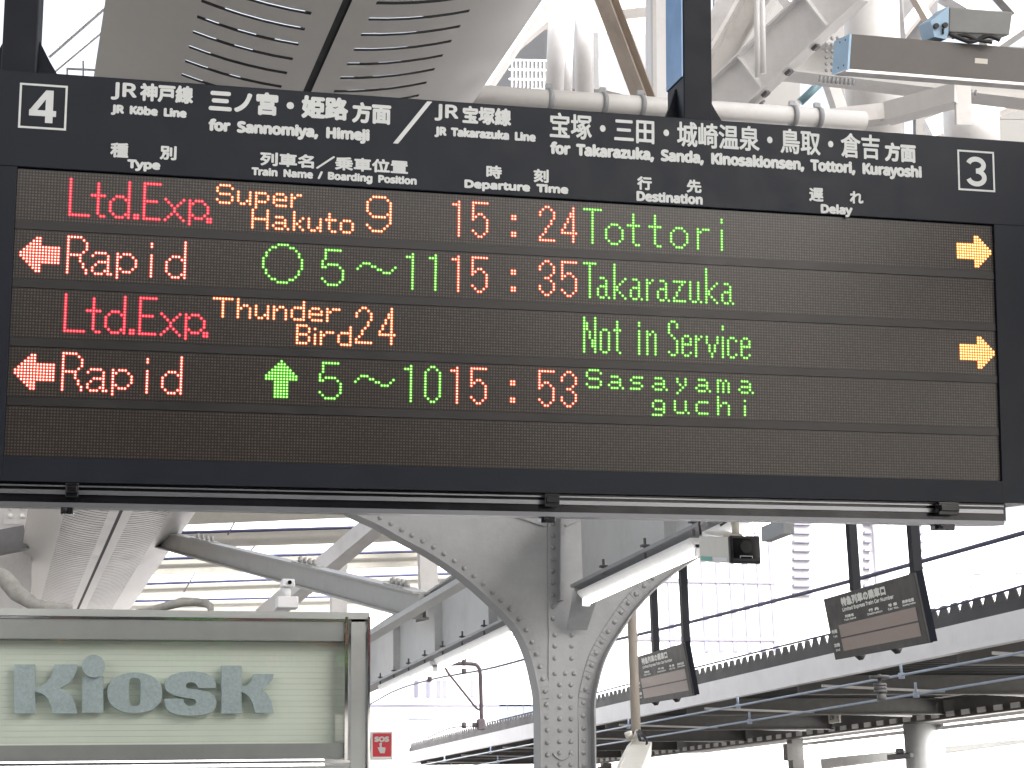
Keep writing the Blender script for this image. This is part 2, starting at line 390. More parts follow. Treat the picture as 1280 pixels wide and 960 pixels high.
# small 7 high letters
g('sS', '.XXXX/X....X/X/.XXXX/.....X/X....X/.XXXX')
g('su', '//X...X/X...X/X...X/X..XX/.XX.X')
g('sp', '//XXXX/X...X/X...X/XXXX/X/X')
g('se', '//.XXX/X...X/XXXXX/X/.XXXX')
g('sr', '//X.XX/XX/X/X/X')
g('sr3', '//X.XXX/XX/X/X/X')
g('sH', 'X....X/X....X/X....X/XXXXXX/X....X/X....X/X....X')
g('sa', '//.XXX/....X/.XXXX/X...X/.XXX.X')
g('sk', 'X/X/X..X/X.X/XX/X.X/X..X')
g('st', '.X/.X/XXXX/.X/.X/.X/..XX')
g('so', '//.XXX/X...X/X...X/X...X/.XXX')
g('sT', 'XXXXXXX' + '/...X' * 6)
g('sh', 'X/X/X.XX/XX..X/X...X/X...X/X...X')
g('sn', '//X.XX/XX..X/X...X/X...X/X...X')
g('sd', '....X/....X/.XXXX/X...X/X...X/X...X/.XXXX')
g('sB', 'XXXX/X...X/X...X/XXXX/X...X/X...X/XXXX')
g('si', '/X//X/X/X/X')
g('ss', '//.XXXX/X/.XXX/....X/XXXX')
g('sy', '//X..X/X..X/.X.X/..X/.X/X')
g('sm', '//XX.X/X.X.X/X.X.X/X.X.X/X.X.X')
g('sg', '//.XXX/X...X/X...X/.XXXX/....X/XXXX')
g('su2', '//X...X/X...X/X...X/X...X/.XXX.X')
g('sc', '//.XXXX/X/X/X/.XXXX')
# narrow 13 high letters
g('nT', 'XXXXX' + '/..X' * 12)
g('na', '/////.XX/...X/...X/.XXX/X..X/X..X/X..X/.XX.X')
g('nk', 'X/X/X/X/X/X...X/X..X/X.X/XX/XX/X.X/X..X/X...X')
g('nr', '/////X.X/XX/X/X/X/X/X/X')
g('nz', '/////XXXXX/...X/..X/..X/.X/.X/X/XXXXX')
g('nu', '/////' + 'X..X/' * 7 + '.XX.X')
g('nN', 'X...X/X...X/XX..X/XX..X/XX..X/X.X.X/X.X.X/X.X.X/X..XX/X..XX/X..XX/X...X/X...X')
g('no9', '////.XX' + '/X..X' * 7 + '/.XX')
g('nt', '/.X/.X/.X/XXX' + '/.X' * 7 + '/..X')
g('ni9', '/X/X/' + '/X' * 9)
g('nn9', '////X.X/XX.X' + '/X..X' * 7)
g('nS', '.XX/X..X/X..X/X/X/.X/..X/...X/...X/...X/...X/X..X/.XX')
g('nS', '.XX/X..X/X..X/X/X/.X/..X/...X/...X/...X/...X/X..X/.XX')
g('ne', '/////.XX/X..X/X..X/XXXX/X/X/X..X/.XX')
g('nr5', '/////X.X/XX/X/X/X/X/X/X')
g('nv', '/////X...X/X...X/X...X/.X.X/.X.X/.X.X/..X/..X')
g('ni8', '/X/X///' + '/'.join('X' * 8))
g('nc', '/////.XX/X..X/X/X/X/X/X..X/.XX')

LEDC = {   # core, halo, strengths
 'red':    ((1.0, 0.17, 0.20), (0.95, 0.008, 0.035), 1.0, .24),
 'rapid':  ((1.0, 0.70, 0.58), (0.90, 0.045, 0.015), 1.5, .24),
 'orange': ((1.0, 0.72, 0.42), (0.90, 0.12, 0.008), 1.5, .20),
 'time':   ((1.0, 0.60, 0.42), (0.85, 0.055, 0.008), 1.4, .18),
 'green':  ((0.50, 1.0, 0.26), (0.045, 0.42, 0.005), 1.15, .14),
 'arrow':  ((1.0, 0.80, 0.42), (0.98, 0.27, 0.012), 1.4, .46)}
EXPK = 2 ** -EXPO
def led_text(row, colour, items, body):
    """one message of lit dots on a module row: items are (glyph, first column, first dot row)"""
    core, halo, sc_, sh_ = LEDC[colour]
    mc = emit('led_core_' + colour, core, sc_ * EXPK * 1.5); mh = emit('led_halo_' + colour, halo, sh_ * EXPK * 1.6)  # halo discs paint the glow that spreads around each lit dot
    mb = MB(); n = 8
    for gname, u0, v0 in items:
        for rr, line in enumerate(GL[gname]):
            for cc, ch in enumerate(line):
                if ch != 'X': continue
                c = Vector(((u0 + cc) * S, 0, -(v0 + rr) * S))
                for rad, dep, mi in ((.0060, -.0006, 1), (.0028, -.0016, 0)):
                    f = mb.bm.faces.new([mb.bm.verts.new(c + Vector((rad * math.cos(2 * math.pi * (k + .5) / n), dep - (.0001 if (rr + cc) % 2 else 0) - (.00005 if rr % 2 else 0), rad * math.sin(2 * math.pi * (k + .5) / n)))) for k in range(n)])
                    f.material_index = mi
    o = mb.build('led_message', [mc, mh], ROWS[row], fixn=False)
    o['label'] = body
    return o
LTD = [('L', 0, 1), ('t', 7, 1), ('d', 13, 1), ('dot', 21, 1), ('E', 24, 1), ('x', 31, 1), ('p', 39, 1), ('dot', 45, 1)]
RAP = [('R', 0, 1), ('a', 8, 1), ('p', 16, 1), ('i', 27, 1), ('d', 32, 1)]
led_text(0, 'red', LTD, 'red lit lettering Ltd.Exp.')
led_text(0, 'orange', [('sS', 48, 0), ('su', 55, 0), ('sp', 61, 0), ('se', 67, 0), ('sr', 73, 0)], 'orange lit word Super')
led_text(0, 'orange', [('sH', 60, 8), ('sa', 67, 8), ('sk', 74, 8), ('su', 79, 8), ('st', 85, 8), ('so', 90, 8)], 'orange lit word Hakuto')
led_text(0, 'orange', [('9', 99, 1)], 'orange lit train number 9')
def clock(row, a, b, c, d_, body): led_text(row, 'time', [(a, 129, 1), (b, 136, 1), (':', 150, 1), (c, 160, 1), (d_, 168, 1)], body)
clock(0, '1', '5', '2', '4', 'orange red lit time 15:24')
led_text(0, 'green', [('T', 176, 1), ('o', 184, 1), ('t', 192, 1), ('t', 200, 1), ('o', 208, 1), ('r', 218, 1), ('i', 227, 1)], 'green lit destination Tottori')
led_text(0, 'arrow', [('right', 319, 3)], 'orange lit arrow pointing right')
led_text(1, 'rapid', [('left', -15, 2)], 'pale red lit arrow pointing left')
led_text(1, 'rapid', RAP, 'pale red lit lettering Rapid')
led_text(1, 'green', [('circle', 64, 0)], 'green lit circle')
led_text(1, 'green', [('5b', 84, 1), ('~', 96, 5), ('1', 113, 1), ('1', 121, 1)], 'green lit car numbers 5 to 11')
clock(1, '1', '5', '3', '5', 'orange red lit time 15:35')
led_text(1, 'green', [('nT', 176, 1)] + [(a, 176 + b, 1) for a, b in (('na', 5), ('nk', 11), ('na', 17), ('nr', 23), ('na', 27), ('nz', 33), ('nu', 39), ('nk', 45), ('na', 51))], 'green lit destination Takarazuka')
led_text(2, 'red', LTD, 'red lit lettering Ltd.Exp.')
led_text(2, 'orange', [('sT', 48, 0), ('sh', 56, 0), ('su', 62, 0), ('sn', 68, 0), ('sd', 74, 0), ('se', 80, 0), ('sr3', 86, 0)], 'orange lit word Thunder')
led_text(2, 'orange', [('sB', 76, 8), ('si', 82, 8), ('sr3', 84, 8), ('sd', 90, 8)], 'orange lit word Bird')
led_text(2, 'orange', [('2', 96, 1), ('4', 104, 1)], 'orange lit train number 24')
led_text(2, 'green', [('nN', 176, 1), ('no9', 182, 1), ('nt', 187, 1)], 'green lit word Not')
led_text(2, 'green', [('ni9', 196, 1), ('nn9', 199, 1)], 'green lit word in')
led_text(2, 'green', [(a, 207 + b, 1) for a, b in (('nS', 0), ('ne', 5), ('nr5', 10), ('nv', 14), ('ni8', 20), ('nc', 22), ('ne', 27))], 'green lit word Service')
led_text(2, 'arrow', [('right', 319, 2)], 'orange lit arrow pointing right')
led_text(3, 'rapid', [('left', -15, 2)], 'pale red lit arrow pointing left')
led_text(3, 'rapid', RAP, 'pale red lit lettering Rapid')
led_text(3, 'green', [('up', 66, 1)], 'green lit arrow pointing up')
led_text(3, 'green', [('5b', 84, 1), ('~', 96, 5), ('1', 113, 1), ('0', 120, 1)], 'green lit car numbers 5 to 10')
clock(3, '1', '5', '5', '3', 'orange red lit time 15:53')
led_text(3, 'green', [(a, 177 + b, 0) for a, b in (('sS', 0), ('sa', 8), ('ss', 16), ('sa', 24), ('sy', 33), ('sa', 40), ('sm', 48), ('sa', 56))], 'green lit word Sasayama')
led_text(3, 'green', [(a, 177 + b, 8) for a, b in (('sg', 24), ('su2', 32), ('sc', 40), ('sh', 48), ('si', 58))], 'green lit word ending guchi')

# header lettering: text, left/top and right/bottom measured on the panel, weight
HT = [
 ('JR', 138, 103.4, 169.5, 127.8, .0028, 0), ('神戸線', 174, 104.5, 240, 131.7, .0030, 1),
 ('JR Kōbe Line', 138, 131, 232, 151, .0032, 0), ('三ノ宮・姫路', 260, 111.5, 433.5, 152.5, .0044, 1), ('方面', 438.5, 128, 487, 157.5, .0036, 1),
 ('for Sannomiya, Himeji', 259.5, 149, 460.5, 181.5, .0040, 0),
 ('JR', 541.4, 130.6, 571, 153.8, .0028, 0), ('宝塚線', 576, 132.8, 637, 159.4, .0030, 1), ('JR Takarazuka Line', 541.4, 158.4, 667.8, 180.8, .0032, 0),
 ('宝塚・三田・城崎温泉・鳥取・倉吉', 685, 141, 1097.5, 201, .0022, 1), ('方面', 1102.5, 178.5, 1142.5, 205, .0036, 1),
 ('for Takarazuka, Sanda, Kinosakionsen, Tottori, Kurayoshi', 685.5, 177.5, 1150, 227.5, .0040, 0),
 ('種', 137.8, 179, 160, 199, .0022, 1), ('別', 199.5, 182.8, 220, 201.8, .0022, 1), ('Type', 159, 200, 200, 216.8, .0032, 0),
 ('列車名／乗車位置', 324.6, 190.5, 509, 219.2, .0022, 1), ('Train Name / Boarding Position', 314, 209.5, 520, 235, .0026, 0),
 ('時', 606.5, 207.3, 626, 225, .0022, 1), ('刻', 665.5, 211.8, 684.5, 230, .0022, 1), ('Departure Time', 579.4, 225, 709.2, 246.5, .0032, 0),
 ('行', 794.6, 221, 813.3, 239.2, .0022, 1), ('先', 856.3, 225, 875.3, 242.8, .0022, 1), ('Destination', 794, 239.2, 877, 257.3, .0032, 0),
 ('遅', 1009, 235.2, 1027.5, 253.5, .0022, 1), ('れ', 1059.8, 239.5, 1077.5, 256.2, .0022, 1), ('Delay', 1023.8, 255.2, 1064.2, 273, .0032, 0)]
EX, EZ, EN = Vector((1, 0, 0)), Vector((0, 0, 1)), Vector((0, -1, 0))
for body, x0, y0, x1, y1, bold, cjk in HT:
    u0, v0 = uv(x0, y0); u1, v1 = uv(x1, y1)
    if not cjk: body = body.replace(' ', '  ')
    lettering('header_lettering', HP, body, Vector((u0 * S, -.0122, -v1 * S)), EX, EZ, EN, (u1 - u0) * S, (v1 - v0) * S, bold, cjk=cjk > 0)
u0, v0 = uv(36.7, 112.7); u1, v1 = uv(69, 155.7)
def fo(x, y): return bl(u0 + (u1 - u0) * x, v0 + (v1 - v0) * y, -.0127)
mb = MB()
for poly in (((.60, 0), (.88, 0), (.88, .62), (.60, .62)), ((.0, .64), (.60, 0), (.60, .28), (.30, .62), (.0, .62)), ((0, .62), (.60, .62), (.60, .80), (0, .80)), ((.60, .62), (.88, .62), (.88, 1), (.60, 1)), ((.88, .62), (1, .62), (1, .80), (.88, .80))):
    mb.face([fo(*p) for p in poly][::-1])
mb.build('header_lettering', LETTER, HP, fixn=False)
u0, v0 = uv(1205.6, 196.8); u1, v1 = uv(1231, 234.5)
path = [(math.cos(R(t)) * .40 + .46, .27 - math.sin(R(t)) * .205) for t in range(165, -91, -15)] + [(math.cos(R(t)) * .42 + .46, .70 - math.sin(R(t)) * .225) for t in range(90, -166, -15)]
mb = MB(); W3, H3 = (u1 - u0), (v1 - v0)
def off(i, sgn):
    p0, p1 = path[max(i - 1, 0)], path[min(i + 1, len(path) - 1)]
    dx, dy = (p1[0] - p0[0]) * W3, (p1[1] - p0[1]) * H3; l = math.hypot(dx, dy) or 1
    return bl(u0 + path[i][0] * W3 - sgn * dy / l * .95, v0 + path[i][1] * H3 + sgn * dx / l * .95, -.0127 - .00002 * i)
for i in range(len(path) - 1):
    mb.face([off(i, 1), off(i, -1), off(i + 1, -1), off(i + 1, 1)])
mb.build('header_lettering', LETTER, HP, fixn=False)
u0, v0 = uv(535, 128); u1, v1 = uv(493, 180.5)
mb = MB(); a, b = bl(u0, v0, -.0127), bl(u1, v1, -.0127); dx = Vector((.009, 0, 0))
mb.face([b - dx, b + dx, a + dx, a - dx]); mb.build('header_lettering', LETTER, HP, fixn=False)
for (x0, y0), (x1, y1) in (((24, 104.5), (82, 164.5)), ((1193.5, 187.8), (1241.5, 241.3))):
    u0, v0 = uv(x0, y0); u1, v1 = uv(x1, y1); mb = MB(); wl = .7
    for q in ((u0, v0, u1, v0 + wl), (u0, v1 - wl, u1, v1), (u0, v0 + wl, u0 + wl, v1 - wl), (u1 - wl, v0 + wl, u1, v1 - wl)):
        mb.face([bl(q[0], q[3], -.0127), bl(q[2], q[3], -.0127), bl(q[2], q[1], -.0127), bl(q[0], q[1], -.0127)])
    mb.build('track_number_frame', LETTER, HP, fixn=False)

# rails and clamps under the cabinet
def strip(name, m, u0, u1, v0, v1, d0, d1, bev=0):
    mb = MB(); mb.rng(u0 * S, u1 * S, d0, d1, -v1 * S, -v0 * S); return mb.build(name, m, B, bevel=bev)
strip('mounting_rail', GLOSSBLK, UL, 336, 101.9, 108.2, .02, .16)
strip('rail_trim', ALU, UL, 334.5, 102.7, 103.2, .006, .0195)
strip('rail_trim', ALU, UL, 334.5, 104.2, 105.6, .010, .0195)
strip('rail_trim', mat('dull_aluminium', (.20, .205, .22), .4, metal=1.0, var=.03), UL, 334.5, 108.3, 109.9, .004, .12)
for u, wdt in ((2.5, 4.2), (161.5, 5.2), (307, 8)):
    mb = MB()
    mb.rng(u * S, (u + wdt) * S, -.030, .0035, -106.8 * S, -102.1 * S)
    mb.rng((u + .4) * S, (u + wdt - .4) * S, -.042, -.0302, -105.4 * S, -103.2 * S)
    mb.rng((u - 1.2) * S, (u + wdt - 1.4) * S, -.024, .02, -112.2 * S, -110.0 * S)
    mb.tube([Vector(((u + .2) * S, -.03, -1.108)), Vector(((u + .2) * S, -.05, -1.112))], .008, 8)
    mb.build('clamp', GLOSSBLK, B, bevel=.003)
# posts that hold the cabinet from the roof
def post(u0, u1, d0, d1, gl, gr):
    mb = MB(); mb.rng(u0 * S, u1 * S, d0, d1, 35.2 * S, 6.2); p = mb.build('hanger_post', POST, B, bevel=.004)
    for uu, sg in ((u0, -1), (u1, 1)):
        k = gl if sg < 0 else gr
        if not k: continue
        mb = MB(); x = uu * S
        mb.prism([(x + sg * .001, (d0 + d1) / 2 - .012, .352), (x + sg * k, (d0 + d1) / 2 - .012, .352), (x + sg * k * .45, (d0 + d1) / 2 - .012, .43), (x + sg * .001, (d0 + d1) / 2 - .012, .50)], (0, .024, 0))
        mb.build('gusset', POST, B)
    mb = MB(); mb.rng((u0 - 5) * S, (u1 + 7) * S, d0 - .03, d1 + .03, 34.62 * S, 35.15 * S)
    mb.build('base_plate', NAVY, B)
u0, _ = uv(857, 100); u1, _ = uv(893, 120)
post(u0, u1, .04, .24, .055, .09)
SIDE = mat('painted_sky_reflection', (0.20, 0.40, 0.72), 0.2, var=.08)  # sky reflection on the black post's flank, painted as a blue strip
mb = MB(); mb.rng(u0 * S - .006, u0 * S - .001, .045, .235, .52, 6.2); mb.build('post_sky_sheen', SIDE, B)
post(-24.5, -13.2, .04, .24, .07, .085)
for u in (-20, -9, 40, 96, 198, 220, 240, 262, 285, 303, 318, 332):
    mb = MB(); mb.dome((u * S, .06, 34.6 * S), (0, 0, 1), .011, 8, 1.0); mb.build('cabinet_bolt', ALU, B)

bpy.context.view_layer.update()
flip = Matrix.Translation((UL * S + UR * S, .372, 0)) @ Matrix.Rotation(math.pi, 4, 'Z')
for o in list(ROWS) + [HP]:
    c = o.copy(); C.objects.link(c); c.parent = B; c.matrix_local = flip @ o.matrix_local
    for ch in list(o.children):
        d = ch.copy(); C.objects.link(d); d.parent = c

# ================================================================== CURVED SOFFIT (runs down the platform, overhead)
SO = thing('curved_soffit', 'long curved grey metal soffit with rows of transverse slots above the platform', 'soffit', (1.6, 10, 7.1))
def soff_pt(a, y, dz=0.0):
    """a: -1 left edge, 0 seam, 1 right edge"""
    xs = 1.51 - .0497 * (y - 12); x = xs + a * 1.56
    return Vector((x, y, 7.1 + .42 * abs(a) ** 2.0 + dz)) - SO.location
def soffit_half(sg):
    mb = MB()
    cols = [0.02, .07, .13, .22, .32, .42, .52, .60, .70, .80, .88, .94, 1.0]
    ys = []; y = 5.0
    while y < 62: ys += [y, y + .205]; y += .25
    ys.append(62.0)
    def cell(i, j): return i % 2 == 1 and .125 < (cols[j] + cols[j + 1]) / 2 < .60
    for dz in (0.0, .018):
        grid = [[mb.bm.verts.new(soff_pt(sg * c, yy, dz)) for c in cols] for yy in ys]
        for i in range(len(ys) - 1):
            for j in range(len(cols) - 1):
                if cell(i, j): continue
                q = (grid[i][j], grid[i][j + 1], grid[i + 1][j + 1], grid[i + 1][j])
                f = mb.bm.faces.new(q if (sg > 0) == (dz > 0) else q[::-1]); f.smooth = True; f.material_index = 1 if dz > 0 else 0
    for i in range(1, len(ys) - 1, 2):                      # folded lips of every slot, shade painted in by the dark material
        for j in range(len(cols) - 1):
            if not cell(i, j): continue
            for yy in (ys[i], ys[i + 1]):
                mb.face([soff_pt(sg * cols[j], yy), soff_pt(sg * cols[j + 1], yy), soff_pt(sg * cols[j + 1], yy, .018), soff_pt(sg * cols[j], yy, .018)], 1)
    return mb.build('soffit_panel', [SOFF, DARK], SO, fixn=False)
soffit_half(-1); soffit_half(1)
mb = MB()
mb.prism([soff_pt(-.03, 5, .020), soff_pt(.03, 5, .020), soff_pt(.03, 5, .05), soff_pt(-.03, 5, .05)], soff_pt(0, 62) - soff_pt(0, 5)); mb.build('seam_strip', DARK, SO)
mb = MB(); y = 5.0; k = 0
rr = random.Random(3)
while y < 62:                                   # dark sheet added over the slots, its gaps shaped for daylight glints
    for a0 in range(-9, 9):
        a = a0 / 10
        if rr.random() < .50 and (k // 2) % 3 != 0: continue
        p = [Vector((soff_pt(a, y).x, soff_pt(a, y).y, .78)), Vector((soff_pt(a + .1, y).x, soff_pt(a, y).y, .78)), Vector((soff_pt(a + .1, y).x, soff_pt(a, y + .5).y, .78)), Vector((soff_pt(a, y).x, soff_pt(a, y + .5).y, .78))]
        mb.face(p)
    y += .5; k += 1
mb.build('slot_dark_sheet', DARK, SO)

# ================================================================== RIVETED COLUMN, HAUNCHES AND GIRDERS
YP = 15.5
COL = thing('riveted_column', 'grey riveted steel column that flares into two arched haunches below the board', 'column', P(705, 960, Y=YP))
cl = COL.location
def pc(px, py, dy=0.0): return P(px, py, Y=YP) + Vector((0, dy, 0)) - cl
archL = [(380, 600), (430, 637), (470, 656), (500, 673), (537, 693), (575, 719), (612, 751), (642, 782), (659, 815), (669, 853), (673, 885), (674, 960), (674, 1300)]
archR = [(739, 1300), (739, 960), (738, 885), (742, 857), (749, 831), (759, 809), (771, 790), (786, 768), (802, 749), (822, 730), (850, 709), (885, 689), (930, 668), (1000, 640)]
def smooth_line(pts, n=4):
    out = []
    for i in range(len(pts) - 1):
        p0 = pts[max(i - 1, 0)]; p1 = pts[i]; p2 = pts[i + 1]; p3 = pts[min(i + 2, len(pts) - 1)]
        for k in range(n):
            t = k / n
            out.append(tuple(0.5 * (2 * b + (c - a) * t + (2 * a - 5 * b + 4 * c - d) * t * t + (3 * b - a - 3 * c + d) * t ** 3) for a, b, c, d in zip(p0, p1, p2, p3)))
    out.append(pts[-1]); return out
aL, aR = smooth_line(archL), smooth_line(archR)
mb = MB(); poly = [pc(*p) for p in aL] + [pc(*p) for p in aR] + [pc(1000, 560), pc(380, 560)]
mb.prism(poly, (0, .02, 0)); mb.build('web_plate', GREYC, COL)
def flange(line, sg):
    mb = MB(); pts = [pc(*p) for p in line]
    for a, b in zip(pts, pts[1:]):
        d = (b - a).normalized(); n = Vector((-d.z, 0, d.x)) * sg
        # soffit plate of the arch (0.24 deep in Y) and the angle leg that carries the rivets
        mb.prism([a + Vector((0, -.12, 0)), b + Vector((0, -.12, 0)), b + Vector((0, .14, 0)), a + Vector((0, .14, 0))], n * -.016)
        mb.prism([a + Vector((0, -.0125, 0)), b + Vector((0, -.0125, 0)), b + n * .125 + Vector((0, -.0125, 0)), a + n * .125 + Vector((0, -.0125, 0))], (0, .012, 0))
    # rivets at an even pitch
    acc = 0.0
    for a, b in zip(pts, pts[1:]):
        d = b - a; Ln = d.length; d.normalize(); n = Vector((-d.z, 0, d.x)) * sg
        s_ = -acc
        while True:
            s_ += .115
            if s_ > Ln: break
            mb.dome(a + d * s_ + n * .075 + Vector((0, -.0128, 0)), (0, -1, 0), .024, 8, .75)
        acc = Ln - (s_ - .115)
    return mb.build('arch_flange', GREYC, COL)
flange(aL, 1); flange(aR, 1)
# middle cover plate and its rivets
mb = MB()
mb.prism([pc(686, 785, -.0135), pc(721, 785, -.0135), pc(722, 815, -.0135), pc(721, 1290, -.0135), pc(686, 1290, -.0135), pc(685, 815, -.0135)], (0, .0125, 0))
for x, ys in ((693, (794, 808, 823)), (714, (794, 808, 823))):
    for y in ys: mb.dome(pc(x, y, -.0136), (0, -1, 0), .024, 8, .75)
y = 842
while y < 1280:
    for x in ((699, 713) if y > 850 else (693, 706, 717)): mb.dome(pc(x, y, -.0136), (0, -1, 0), .024, 8, .75)
    y += 14.2
mb.build('cover_plate', GREYC, COL)
# vertical stiffener above the cover plate
mb = MB()
mb.prism([pc(684, 560, -.013), pc(697, 560, -.013), pc(696, 786, -.013), pc(685, 786, -.013)], (0, .012, 0))
mb.prism([pc(697, 560, -.0135), pc(702, 560, -.0135), pc(701, 752, -.0135), pc(696, 752, -.0135)], (0, -.11, 0))
y = 640
while y < 775: mb.dome(pc(690.5, y, -.0135), (0, -1, 0), .024, 8, .75); y += 14.8
mb.build('stiffener', GREYC, COL)
mb = MB()
for sgx, (px0, px1) in ((1, (705, 820)), (-1, (600, 682))):
    a, b = (pc(px0, 655 if sgx > 0 else 628, -.0132), pc(px1, 600, -.0132)) if sgx > 0 else (pc(px1, 655, -.0132), pc(px0, 628, -.0132))
    mb.bar(a + Vector((0, -.0, 0)), b, .012, .06, (0, 0, 1))
mb.build('splice_angle', GREYC, COL)
# curved clip and small sign boss low on the column
mb = MB(); mb.tube([pc(690 + 4 * i, 942 + 8 * math.sin(math.pi * i / 6), -.02) for i in range(7)], .008, 6); mb.build('cable_clip', GREYC, COL)

# longitudinal girder: X constant, runs along the tracks over the column, lamps hung below it
GX = 4.56; GZ = CAMZ + 2.10
GIR = thing('platform_girder', 'grey steel girder running along the platform over the riveted column', 'girder', (GX, YP, GZ))
mb = MB()
mb.box((0, -7.6, .45), .02, 14.4, .80); mb.box((0, 12.8, .45), .02, 25, .80); mb.build('girder_web', GREYL, GIR)
mb = MB()
mb.box((0, -7.6, .03), .26, 14.4, .03); mb.box((0, 12.8, .03), .26, 25, .03)
mb.box((0, -7.6, .87), .26, 14.4, .03); mb.box((0, 12.8, .87), .26, 25, .03); mb.build('girder_flange', GREYP, GIR)
for y in [-12, -9, -6, -3] + [3 + 3 * k for k in range(7)]:
    mb = MB(); mb.box((-.06, y, .45), .10, .02, .78); mb.build('web_stiffener', GREYL, GIR)
y = -14
while y < 24:
    if abs(y) > .6:
        mb = MB(); mb.tube([Vector((-.10, y, -.03)), Vector((-.10, y, .14))], .012, 6); mb.box((-.10, y, .075), .07, .05, .018); mb.build('hanger_bolt', GREYD, GIR)
    y += 1.15
mb = MB()
a = Vector((0, -.22, 0))
mb.prism([(-.13, -.5, .01), (.13, -.5, .01), (.10, -.13, -.33), (-.10, -.13, -.33)], (0, 0, -.02)); mb.build('bracket_plate', GREYP, GIR)
TUBE = emit('fluorescent_tube', (1.0, .98, .93), 5.0)
def batten(y0, y1, label):
    t = thing('fluorescent_lamp', label, 'lamp', (GX - .02, (y0 + y1) / 2, GZ - .03), 'fluorescent lamps under the girder')
    h = (y1 - y0) / 2
    mb = MB(); mb.prism([(-.075, -h, -.02), (-.03, -h, -.075), (.03, -h, -.075), (.075, -h, -.02), (.075, -h, 0), (-.075, -h, 0)], (0, 2 * h, 0)); mb.build('housing', WHITE, t)
    mb = MB(); mb.tube([(0, -h + .04, -.108), (0, h - .04, -.108)], .026, 12); mb.build('tube', TUBE, t)
    for yy in (-h + .015, h - .015):
        mb = MB(); mb.box((0, yy, -.095), .07, .03, .09); mb.build('end_cap', WHITE, t)
    return t
batten(11.95, 15.0, 'lit fluorescent lamp hung in front of the riveted column, below the right girder')
batten(7.6, 11.7, 'nearest lit fluorescent lamp under the girder, right of the white camera')
batten(17.6, 21.6, 'lit fluorescent lamp behind the left arch of the riveted column')
batten(21.9, 25.9, 'farthest lit fluorescent lamp under the girder, beside the kiosk frame')

# roof light strips and purlins beyond the kiosk
def purlin(k, x0, y0, x1, y1, D0, D1, label):
    a, b = P(x0, y0, D=D0), P(x1, y1, D=D1)
    o = MB(); o.bar(a - Vector((0, 0, .0042 * D0)), b - Vector((0, 0, .0042 * D0)), .08, .0084 * D0); o = o.build('roof_purlin', mat('roof_beam_cream', (.27, .262, .235), .5, var=.05, dirt=.2))
    tag(o, label, 'roof beam', 'roof beams behind the grey strut'); return o
purlin(0, 150, 642, 620, 622, 38, 39, 'cream roof beam just under the board rail, topmost behind the strut')
purlin(1, 150, 670, 620, 656, 42, 43, 'cream roof beam second from the top behind the grey strut')
purlin(2, 150, 702, 620, 688, 46, 47, 'cream roof beam crossing just above the middle of the grey strut')
purlin(3, 150, 733, 620, 717, 52, 53, 'cream roof beam below the strut camera height, second from the bottom')
purlin(4, 150, 754, 620, 743, 58, 59, 'lowest cream roof beam, just above the kiosk roof')
for (x0, y0, x1, y1, D, lab) in ((150, 654, 620, 640, 40, 'thin dark glazing bar across the bright roof just under the board rail'), (150, 668, 620, 654, 41.8, 'dark glazing bar on the second cream roof beam'),
        (150, 700, 620, 686, 45.8, 'dark glazing bar on the third cream roof beam, crossing the strut'), (150, 731, 620, 715, 51.8, 'dark glazing bar low in the roof, behind the kiosk roof camera'), (150, 752, 620, 741, 57.8, 'lowest dark glazing bar, close above the kiosk roof')):
    mb = MB(); mb.tube([P(x0, y0, D=D), P(x1, y1, D=D + 1)], .04, 6); tag(mb.build('glazing_bar', WIRE), lab, 'glazing bar', 'glazing bars of the bright roof')
for (x0, y0, x1, y1, D, lab) in ((300, 640, 285, 668, 40, 'short upright glazing joint below the board rail'), (330, 668, 300, 705, 44, 'short glazing joint above the strut'), (250, 705, 230, 740, 49, 'short glazing joint beside the soffit edge')):
    mb = MB(); mb.tube([P(x0, y0, D=D), P(x1, y1, D=D + 2)], .02, 6); tag(mb.build('glazing_joint', WIRE), lab, 'glazing joint', 'glazing joints of the bright roof')

# grey strut that slopes down to the girder, the beige diagonal and its post
def member(name, m, a, b, wdt, h, label, cat, group=None, up=(0, 0, 1), kind='bar'):
    mb = MB()
    if kind == 'bar': mb.bar(a, b, wdt, h, up)
    elif kind == 'h': mb.hbeam(a, b, h, wdt, min(.04, h * .09), min(.03, h * .06), up)
    else: mb.tube([a, b], wdt / 2, 20)
    o = mb.build(name, m); return tag(o, label, cat, group)
ST = thing('roof_strut', 'grey sloping steel strut with bolt groups above the kiosk roof', 'strut', P(370, 715, D=29))
a, b = P(190, 671, D=36), P(526, 757, D=22); q = ST.location
mb = MB(); mb.hbeam(a - q, b - q, .36, .26, .03, .08); mb.build('strut_beam', GREYS, ST)
def on_strut(x): return P(190, 671, D=36).lerp(P(526, 757, D=22), (x - 190) * 36 / ((x - 190) * 36 + (526 - x) * 22 * 1.0) if False else ((x - 190) / 336) * 36 / (((x - 190) / 336) * 36 + (1 - (x - 190) / 336) * 22))
for x in (256, 384, 500):
    c0, c1 = on_strut(x - 13), on_strut(x + 13); hu = Vector((0, 0, .19))
    mb = MB(); mb.bar(c0 + hu - q, c1 + hu - q, .20, .025)
    for k in range(4):
        c = c0.lerp(c1, .15 + .23 * k) + hu - q
        for sd in (-.06, .06): mb.tube([c + Vector((0, sd, 0)), c + Vector((0, sd, .09))], .028, 6)
    mb.build('bolt_plate', GREYS, ST)
mb = MB(); mb.prism([P(518, 738, D=22.2) - q, P(531, 742, D=22.2) - q, P(533, 775, D=22.2) - q, P(520, 778, D=22.2) - q], (0, .03, 0))
for k in range(4): mb.dome(P(525, 745 + 8 * k, D=22.19) - q, (0, -1, 0), .03, 8)
mb.build('end_gusset', GREYS, ST)
